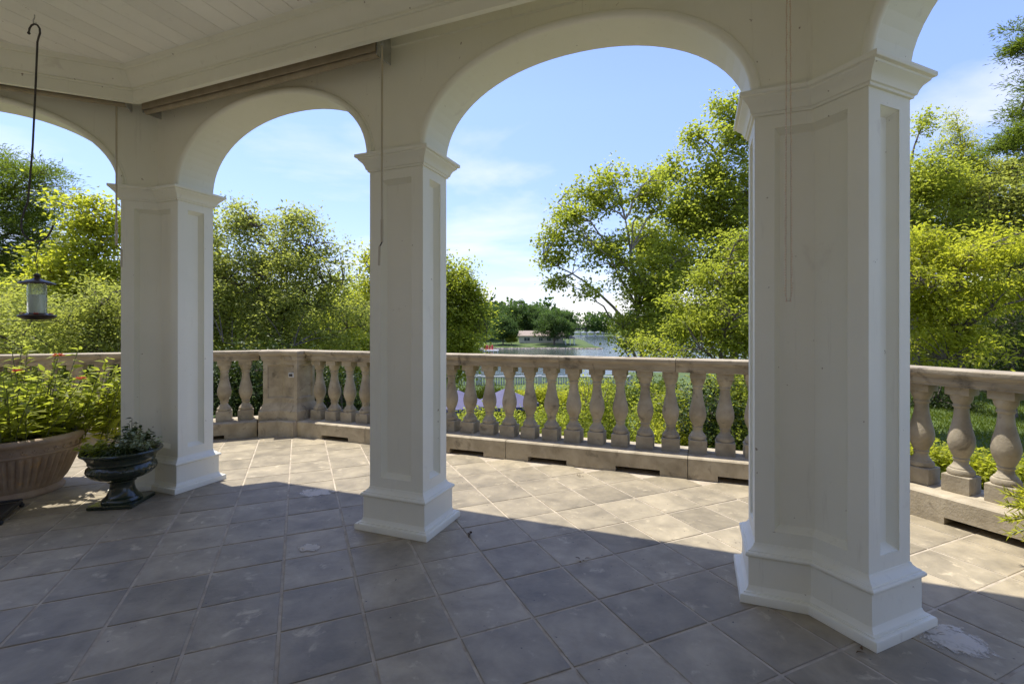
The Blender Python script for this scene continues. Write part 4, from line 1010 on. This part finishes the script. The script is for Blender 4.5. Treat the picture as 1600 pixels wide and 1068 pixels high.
# right side
plant_tree('beech_tree', 'bright yellow green spreading tree on the far right above the balustrade', 'tree', TG, foot(1500, 10.5), [E3(1490, 405, 10.5, 1.0, 1.1, .42), E3(1590, 375, 10.3, .8, 1.0, .35), E3(1440, 380, 10.6, .7, .9, .35), E3(1535, 395, 10.8, .6, .8, .3), E3(1450, 470, 10.5, 1.1, 1, .7), E3(1530, 460, 10.5, 1.2, 1.1, .55), E3(1480, 540, 10.5, 1.3, 1.1, .5), E3(1620, 450, 10.5, .9, 1, .5), E3(1400, 420, 10.5, .9, 1, .9)], 330, 62, .16, .115, .42, 'yellow', .09, 'bark', 21, 16, .55, droop=.25, updir=0)
plant_tree('maple_tree', 'dense green tree behind the right column with one tall loose shoot', 'tree', TG, foot(1430, 18), [E3(1440, 290, 18, 1.2, 1.4, 1.2), E3(1448, 195, 18, .3, .4, .7), E3(1460, 370, 18, 1.7, 1.5, 1.3), E3(1390, 330, 18, 1.5, 1.5, 2), E3(1480, 280, 18.2, .8, .9, .6)], 340, 90, .24, .13, .65, 'bright', .15, 'bark', 22, 10)
plant_tree('cypress_tree', 'feathery light green pointed tree right of the right column', 'tree', TG, foot(1500, 19), [E3(1497, 240, 19, .8, .8, 1.3), E3(1500, 320, 19, 1.3, 1.2, 1.4), E3(1490, 195, 19, .3, .3, .7), E3(1530, 270, 19, .8, .8, .8)], 260, 80, .2, .12, .3, 'yellow', .11, 'bark', 23, 10)
plant_tree('oak_tree', 'large olive green tree at the right edge below the pine branch', 'tree', TG, foot(1580, 18), [E3(1570, 310, 18, 1.5, 1.5, 1.2), E3(1620, 370, 18, 2.0, 1.8, 1.8), E3(1540, 370, 18, 1.4, 1.4, 1.5), E3(1590, 260, 18, .8, .9, .5), E3(1620, 500, 16, 2, 1.5, 1.5)], 400, 90, .26, .14, .65, 'olive', .16, 'bark', 24, 12)
plant_tree('pine_tree', 'pine whose branches reach in from the upper right corner', 'tree', TG, foot(1690, 14), [E3(1595, 75, 14, .42, .5, .9), E3(1590, 215, 14, .75, .8, .35), E3(1650, 160, 14, 1, 1, 1.6), E3(1570, 230, 14, .5, .5, .2), E3(1680, 250, 14, 1.1, 1, 1.2)], 150, 150, .17, .15, .12, 'pine', .16, 'bark', 25, 12, .6, needle=True)
plant_tree('hemlock_tree', 'dark shaded conifer low at the right edge above the rail', 'tree', TG, foot(1580, 13.5), [E3(1570, 530, 13.5, 1.2, 1, .9), E3(1620, 480, 13.5, 1, 1, 1.2), E3(1580, 590, 13.5, 1.3, 1, .7)], 150, 100, .2, .10, .25, 'dark', .12, 'bark', 26, 9)
for i, (px, py, Y, r, mt, lab) in enumerate([(930, 640, 11, .85, 'bright', 'green shrub behind the balusters below the far lawn tip'), (1040, 625, 10.5, .75, 'bright', 'green shrub behind the balusters under the big arching tree'), (1060, 680, 9.6, .6, 'yellow', 'low light green shrub behind the kerb left of the right column'), (1110, 650, 9.2, .8, 'dark', 'dark leafy shrub behind the last balusters before the right column'), (1160, 620, 9.2, .7, 'bright', 'fresh green shrub touching the left edge of the right column'), (1440, 715, 7.6, .26, 'yellow', 'yellow green shrub behind the first baluster right of the right column'), (1500, 735, 7.4, .24, 'yellow', 'small yellow green shrub between the balusters on the far right'), (1575, 745, 7.0, .26, 'yellow', 'yellow green shrub at the right edge behind the last baluster'), (1470, 610, 15, 1.0, 'dark', 'dark round shrub at the back of the right lawn')]):
    plant_tree('shrub', lab, 'shrub', 'shrubs just outside the balustrade', foot(px, Y), [E3(px, py, Y, r, r, r * .9), E3(px, py + 70, Y, r * 1.1, r, r * .9)], 85, 85, .14, .08, .6, mt, .035, 'bark', 60 + i, 5, .5, stems=3, crown='foliage')
# clipped hedges on the lower terrace
for i, (px, Y, rx, lab) in enumerate([(690, 25, 2.2, 'yellow green hedge behind the purple parasols'), (780, 25, 2.0, 'clipped yellow green hedge below the white far balustrade, left part'), (860, 24, 2.0, 'clipped yellow green hedge below the white far balustrade, right part'), (930, 23, 1.6, 'clipped yellow green hedge left of the stone path')]):
    ztop = z_px(607, Y); x = at_px(px, Y); z0 = gz(x, Y)
    plant_tree('hedge', lab, 'hedge', 'hedges on the lower terrace', (x, Y, z0), [(x, Y, (ztop + z0) / 2 + .3, rx, 1.0, (ztop - z0) / 2 - .1), (x - rx * .5, Y, ztop - .6, rx * .7, .9, .55), (x + rx * .5, Y, ztop - .6, rx * .7, .9, .55)], 260, 90, .2, .12, .6, 'yellow', .05, 'bark', 80 + i, 6, .4, stems=4, crown='foliage')
for i, (px, py, Y, r, lab) in enumerate([(735, 668, 14, .75, 'dark green shrub in front of the left purple parasol'), (800, 672, 14, .75, 'dark green shrub in front of the right purple parasol'), (865, 668, 14.5, .85, 'dark green shrub under the clipped hedge in the middle'), (912, 672, 14, .7, 'dark green shrub beside the stone path'), (1010, 610, 17, .9, 'round green shrub behind the flagstone path'), (1035, 660, 13, .6, 'green shrub right of the flagstone path'), (965, 625, 16, .8, 'round green shrub left of the flagstone path')]):
    plant_tree('shrub', lab, 'shrub', 'shrubs on the slope below the terrace', foot(px, Y), [E3(px, py, Y, r, r, r * .8), E3(px, py + 70, Y, r * 1.2, r, 1.0)], 90, 90, .17, .10, .6, 'bright', .04, 'bark', 90 + i, 5, .5, stems=3, crown='foliage')

for i, (px, top, Y, r, mt, lab) in enumerate([(360, 440, 30, 3.2, 'bright', 'green tree behind the olive tree, left of the pedestal'), (450, 430, 32, 3.4, 'olive', 'tree showing through the olive tree above the pedestal'), (540, 425, 30, 3.0, 'bright', 'green tree behind the olive tree, right of the pedestal'), (610, 440, 34, 3.2, 'olive', 'tree behind the light green airy tree'), (665, 450, 40, 3.4, 'olive', 'tree behind the middle column at its right'), (240, 400, 28, 3.2, 'bright', 'tree hidden behind the left corner column'), (80, 420, 30, 3.6, 'olive', 'olive tree behind the yellow tree on the left'), (-20, 400, 28, 3.4, 'olive', 'olive tree behind the pine on the far left'), (170, 430, 26, 2.6, 'bright', 'green tree behind the yellow tree near the left column'), (1240, 380, 30, 4, 'bright', 'tree hidden behind the right corner column'), (1330, 330, 26, 3.6, 'olive', 'second tree hidden behind the right corner column'), (1650, 300, 24, 3.6, 'olive', 'tree beyond the right edge behind the pine'), (1450, 400, 27, 3.6, 'olive', 'olive tree deep behind the yellow green tree on the right'), (1540, 380, 28, 3.8, 'bright', 'green tree deep behind the cypress on the right')]):
    x = at_px(px, Y); z = gz(x, Y); zt = z_px(top, Y); hh = zt - z
    plant_tree('slope_tree', lab, 'tree', 'trees on the slope behind the garden', (x, Y, z), [(x, Y, z + hh * .66, r * .85, r * .8, hh * .32), (x - r * .4, Y, z + hh * .4, r * .8, r * .7, hh * .33), (x + r * .4, Y, z + hh * .38, r * .8, r * .7, hh * .33), (x, Y, z + hh * .2, r, r * .8, hh * .2)], 230, 75, .42, .24, .65, mt, .16, 'bark', 150 + i, 9, .5, twigs=False)

# lawn blades on the right
def lawn():
    rng = np.random.default_rng(2); n = 60000; x = rng.uniform(5.0, 19, n); y = rng.uniform(5, 19, n); k = (x / y > .75) & (x / y < 1.5); x, y = x[k], y[k]; z = ground_z(x, y)
    D = rng.normal(0, .35, (len(x), 3)); D[:, 2] = 1
    o = leaves('lawn_grass', np.stack([x, y, z - .01], 1), D, rng.uniform(.05, .10, len(x)), .02, rng.beta(2, 2, len(x)), LEAF['grassb'], None, False, 3, 0, (10, 11, -1))
    tag(o, 'short mown lawn beyond the right balustrade', 'grass', kind='stuff')
lawn()

# ------------------------------------------------------------------ lower garden: path, parasols, far balustrade
def path_():
    t = thing('garden_path', (3.7, 14, gz(3.7, 14)), 'pale flagstone path between the shrubs behind the balusters', kind='structure'); rng = random.Random(3)
    for i in range(16):
        Y = 11.5 + i * .55; x = at_px(990, Y) + rng.uniform(-.2, .2); z = gz(x, Y) + .05; a = rng.uniform(0, 1); pts = [(x + (.42 + rng.uniform(-.1, .1)) * cos(a + j * 1.05), Y + (.30 + rng.uniform(-.06, .06)) * sin(a + j * 1.05)) for j in range(6)]
        MB().prism([(p_[0], p_[1], z - .12) for p_ in pts], [(p_[0], p_[1], z + .02) for p_ in pts]).build('flagstone', M['pathstone'], t)
path_()
def parasol(px, pyt, Y, rr_, label):
    x = at_px(px, Y); zt = z_px(pyt, Y); z0 = gz(x, Y); t = thing('parasol', (x, Y, z0), label, 'parasol', 'purple parasols on the lower terrace')
    MB().tube([(x, Y, z0), (x, Y, zt + .06)], .025, 8).build('pole', M['trim'], t, True)
    MB().lathe([(.28, z0 - zt), (.28, z0 - zt + .06), (.05, z0 - zt + .10)], (x, Y, zt), 16).build('base', M['iron'], t)
    for i in range(8):
        a0, a1 = 2 * pi * i / 8, 2 * pi * (i + 1) / 8; mb = MB(); top = (x, Y, zt)
        e0 = (x + rr_ * cos(a0), Y + rr_ * sin(a0), zt - .62); e1 = (x + rr_ * cos(a1), Y + rr_ * sin(a1), zt - .62); dn = lambda p_: (p_[0], p_[1], p_[2] - .14)
        em = ((e0[0] + e1[0]) / 2, (e0[1] + e1[1]) / 2, e0[2] + .02)
        mb.add([top, e0, em, e1, dn(e0), dn(em), dn(e1)], [(0, 1, 2), (0, 2, 3), (1, 4, 5, 2), (2, 5, 6, 3)]); mb.build('canopy_panel', M['purple'], t)
        MB().tube([(top[0], top[1], top[2] - .02), (e0[0], e0[1], e0[2] - .02)], .008, 4).build('rib', M['trim'], t)
parasol(790, 606, 20, 1.4, 'open purple parasol seen between the balusters right of the middle column')
parasol(716, 609, 20.5, 1.4, 'second purple parasol mostly hidden by the middle column')
def far_balustrade():
    fm = surf('weathered_white', (0.42, 0.42, 0.40), (0.5, 0.5, 0.48), 2, 0.7, 0)
    Y = 50; z0, zt = z_px(604, Y), z_px(587.5, Y); x0, x1 = at_px(560, Y), at_px(985, Y); t = thing('white_balustrade', ((x0 + x1) / 2, Y, z0), 'small white balustrade at the edge of the lake', 'balustrade')
    I = lambda a, b: (a, b); MB().box(I, x0, x1, Y - .16, Y + .16, zt - .14, zt).build('rail', fm, t); MB().box(I, x0, x1, Y - .18, Y + .18, z0 - .3, z0 + .12).build('kerb', fm, t)
    h = zt - .14 - z0 - .12; mb = MB().lathe([(.08, 0), (.08, .1 * h), (.05, .16 * h), (.10, .4 * h), (.055, .75 * h), (.08, .88 * h), (.08, h)], seg=8); me = bpy.data.meshes.new('baluster'); me.from_pydata(mb.v, [], mb.f); me.materials.append(fm)
    n = int((x1 - x0) / .26)
    for i in range(n): link('baluster', me, None, t, (x0 + (i + .5) * .26 - (x0 + x1) / 2, 0, .12))
    for i in range(10):
        a = x0 + (x1 - x0) * i / 9; MB().box(I, a - .2, a + .2, Y - .2, Y + .2, z0 - .3, zt + .08).build('pier', fm, t)
far_balustrade()

# ------------------------------------------------------------------ across the cove
def lake_house():
    Y = 205; x0, x1 = at_px(811, Y), at_px(880, Y); z0 = z_px(536, Y); zw = z_px(524, Y); zr = z_px(516.5, Y); t = thing('lake_house', ((x0 + x1) / 2, Y, z0), 'low cream house with pinkish brown roof on the far lakeshore', 'house')
    I = lambda a, b: (a, b); MB().box(I, x0, x1, Y, Y + 9, z0 - 1, zw).build('wall', M['house'], t)
    MB().add([(x0 - .5, Y - .8, zw - .1), (x1 + .5, Y - .8, zw - .1), (x1 + .5, Y + 9.8, zw - .1), (x0 - .5, Y + 9.8, zw - .1), (x0 - .3, Y + 4.5, zr), (x1 + .3, Y + 4.5, zr)], [(0, 1, 5, 4), (2, 3, 4, 5), (1, 2, 5), (3, 0, 4), (0, 3, 2, 1)]).build('roof', M['house_roof'], t)
    for a, w in ((2.2, 2.4), (8.5, 1.6), (12, 1.6), (15.5, 1.4)):
        f = MB().box(I, x0 + a - .12, x0 + a + w + .12, Y - .08, Y - .01, z0 + .9, z0 + 2.5).build('window', M['trim'], t); MB().box(I, x0 + a, x0 + a + w, Y - .12, Y - .085, z0 + 1.0, z0 + 2.4).build('pane', M['pane'], f)
        MB().box(I, x0 + a + w / 2 - .06, x0 + a + w / 2 + .06, Y - .15, Y - .125, z0 + 1.0, z0 + 2.4).build('mullion', M['trim'], f)
    Y = 198; x0, x1 = at_px(884, Y), at_px(898, Y); z0 = z_px(536, Y); zw = z_px(528.5, Y); zr = z_px(523.5, Y); t = thing('boat_shelter', ((x0 + x1) / 2, Y, z0), 'open sided shelter with brown roof beside the far house', 'shelter')
    MB().add([(x0 - .6, Y - .6, zw), (x1 + .6, Y - .6, zw), (x1 + .6, Y + 4.6, zw), (x0 - .6, Y + 4.6, zw), ((x0 + x1) / 2 - .6, Y + 2, zr), ((x0 + x1) / 2 + .6, Y + 2, zr)], [(0, 1, 5, 4), (2, 3, 4, 5), (1, 2, 5), (3, 0, 4), (0, 3, 2, 1)]).build('roof', M['house_roof'], t)
    for a in (x0, (x0 + x1) / 2, x1):
        for b in (Y, Y + 4): MB().box(I, a - .12, a + .12, b - .12, b + .12, z0 - 1, zw).build('post', M['trim'], t)
lake_house()
def chair(px, Y, label):
    x = at_px(px, Y); z = gz(x, Y); t = thing('lawn_chair', (x, Y, z), label, 'chair', 'chairs on the far lawn tip'); I = lambda a, b: (x + a, Y + b)
    MB().box(I, -.4, .4, -.4, .3, .35, .45).build('seat', M['iron'], t); MB().box(I, -.4, .4, .28, .38, .4, 1.1).build('backrest', M['iron'], t)
    for a in (-.36, .36): MB().box(I, a - .05, a + .05, -.4, .35, 0, .6).build('side_frame', M['iron'], t)
for px, lab in ((902, 'leftmost dark chair on the far lawn tip'), (906, 'second dark chair from the left on the far lawn tip'), (911, 'third dark chair from the left on the far lawn tip'), (915, 'rightmost dark chair on the far lawn tip')): chair(px, 192, lab)
def dock():
    Y = 165; x0, x1 = at_px(756, Y), at_px(779, Y); z = -6.5; t = thing('floating_dock', ((x0 + x1) / 2, Y, z), 'small white dock on the lake left of the far lawn', 'dock'); I = lambda a, b: (a, b)
    MB().box(I, x0, x1, Y - 1, Y + 2, z - .15, z).build('deck', M['trim'], t)
    for a in np.linspace(x0 + .3, x1 - .3, 4): MB().tube([(a, Y - 1.05, -8), (a, Y - 1.05, z + .5)], .09, 6).build('post', M['trim'], t)
    for px, lab in ((757.5, 'left red kayak standing on the far dock'), (761, 'second red kayak from the left on the far dock'), (765, 'third red kayak from the left on the far dock'), (769, 'rightmost red kayak on the far dock')):
        x = at_px(px, Y); pr = [(.01, 0), (.30, .35), (.42, 1.0), (.30, 1.6), (.01, 1.9)]; k = thing('kayak', (x, Y + .6, z), lab, 'kayak', 'red kayaks on the far dock'); MB().lathe(pr, (x, Y + .6, z), 10, sx=1, sy=.6).build('hull', M['red'], k, True); MB().lathe([(.16, .75), (.2, .95), (.16, 1.15)], (x, Y + .38, z), 8, sx=1, sy=.4).build('cockpit', M['black'], k)
dock()
def boats():
    labs = ['leftmost white boathouse on the far shore of the lake', 'second white boathouse from the left across the lake', 'third white boathouse from the left across the lake', 'rightmost white boathouse on the far shore of the lake']
    for px, w, lab in zip((903, 913, 924, 936), (7, 6, 8, 9), labs):
        Y = 458; x = at_px(px, Y); t = thing('boathouse', (x, Y, -7), lab, 'boathouse', 'boathouses on the far shore'); I = lambda a, b: (x + a, Y + b)
        MB().box(I, -w / 2, w / 2, -3, 6, -7.1, -6.4).build('deck', M['trim'], t)
        for a in (-w / 2 + .3, w / 2 - .3):
            for b in (-2.6, 5.6): MB().box(I, a - .2, a + .2, b - .2, b + .2, -6.4, -4.0).build('post', M['trim'], t)
        MB().add([(x - w / 2 - .5, Y - 3.5, -4), (x + w / 2 + .5, Y - 3.5, -4), (x + w / 2 + .5, Y + 6.5, -4), (x - w / 2 - .5, Y + 6.5, -4), (x, Y - 3.5, -2.6), (x, Y + 6.5, -2.6)], [(0, 1, 4), (2, 3, 5), (1, 2, 5, 4), (3, 0, 4, 5), (0, 3, 2, 1)]).build('roof', M['zinc'], t)
boats()
# rubble along the peninsula bank
def rubble():
    rng = random.Random(6); t = thing('rubble_bank', (at_px(840, 187), 186, -7), 'grey rubble stones along the far lawn bank', kind='structure'); mb = MB().ball((0, 0, 0), .5, 6, 4, .7); meshes = []
    for q in range(4):
        me = bpy.data.meshes.new('rock'); me.from_pydata([(v[0] * rng.uniform(.8, 1.3), v[1] * rng.uniform(.8, 1.2), v[2] * rng.uniform(.7, 1.2)) for v in mb.v], [], mb.f); me.materials.append(M['rock']); meshes.append(me)
    bx = t.location
    for i in range(300):
        x = rng.uniform(-20, 35); e = 187 + 3.0 * sin(x * .11); y = e - .9 + rng.uniform(-.7, .7); z = gz(x, y); z = max(z, -7.1) + .05
        o = link('rock', rng.choice(meshes), None, t, (x - bx[0], y - bx[1], z - bx[2])); s = rng.uniform(.7, 1.7); o.scale = (s, s, s); o.rotation_euler = (0, 0, rng.uniform(0, 6))
rubble()
pen = [(866, 198, 7.8, 15, 'broad dark tree in front of the far lake house', 'far'), (786, 196, 6.0, 12.5, 'round dark tree left of the far lake house', 'far'), (812, 232, 9, 19, 'tall tree behind the roof of the far lake house', 'far'), (836, 240, 8, 17, 'tree behind the far house beside the broad dark tree', 'far'), (760, 215, 8, 17, 'tree on the far lawn beside the bright green tree', 'far'), (778, 240, 9, 18, 'tall tree at the back left of the far lawn', 'far'), (881, 240, 7.5, 14.5, 'tree behind the open shelter on the far lawn', 'far'), (799, 195, 2.4, 5.5, 'small bushy tree at the left end of the far lake house', 'bright'), (740, 225, 10, 18, 'wide tree behind the bright green tree on the far side', 'far')]
for i, (px, Y, r, h, lab, mt) in enumerate(pen):
    x = at_px(px, Y); z = gz(x, Y)
    plant_tree('shore_tree', lab, 'tree', 'trees on the far lawn', (x, Y, z), [(x, Y, z + h * .58, r, r, h * .36), (x - r * .35, Y, z + h * .42, r * .75, r * .75, h * .26), (x + r * .35, Y, z + h * .45, r * .75, r * .75, h * .26), (x, Y, z + h * .8, r * .6, r * .6, h * .18)], 190, 80, .10 * r, .055 * r + .15, .8, mt, .05 * r, 'bark', 120 + i, 8, .45, twigs=False)
def forest():
    rng = np.random.default_rng(77); P = []; D = []; T = []; Ls = []
    for i in range(640):
        if i < 430: x = rng.uniform(-330, 430); y = 490 + rng.uniform(0, 60) - 14 * sin(x * .021) - 7 * sin(x * .06)
        elif i < 500: x = rng.uniform(-190, -95); y = rng.uniform(110, 420)
        else: x = rng.uniform(-90, 34); y = rng.uniform(258, 320)
        z = float(ground_z(x, y)); h = rng.uniform(16, 25) * (1.2 if rng.uniform() < .12 else 1) * (.8 if i >= 500 else 1); r = rng.uniform(3.2, 5.6); n = 90; tn = rng.beta(2, 2)
        v = rng.normal(size=(n, 3)); v /= np.linalg.norm(v, axis=1)[:, None]; v *= rng.uniform(.35, 1.0, n)[:, None] ** .5
        q = np.array([x, y, z + h * .55]) + v * [r, r, h * .47]; P.append(q); D.append(v + rng.normal(0, .8, (n, 3))); T.append(np.clip(tn * .6 + rng.beta(2, 2, n) * .4, 0, 1)); Ls.append(np.full(n, 2.6))
    P = np.concatenate(P); D = np.concatenate(D)
    o = leaves('far_forest', P, D, np.concatenate(Ls), 2.2, np.concatenate(T), LEAF['far'], None, False, 8, 0, (0, 500, -6)); tag(o, 'distant wooded shore across the lake', 'forest', kind='stuff')
forest()
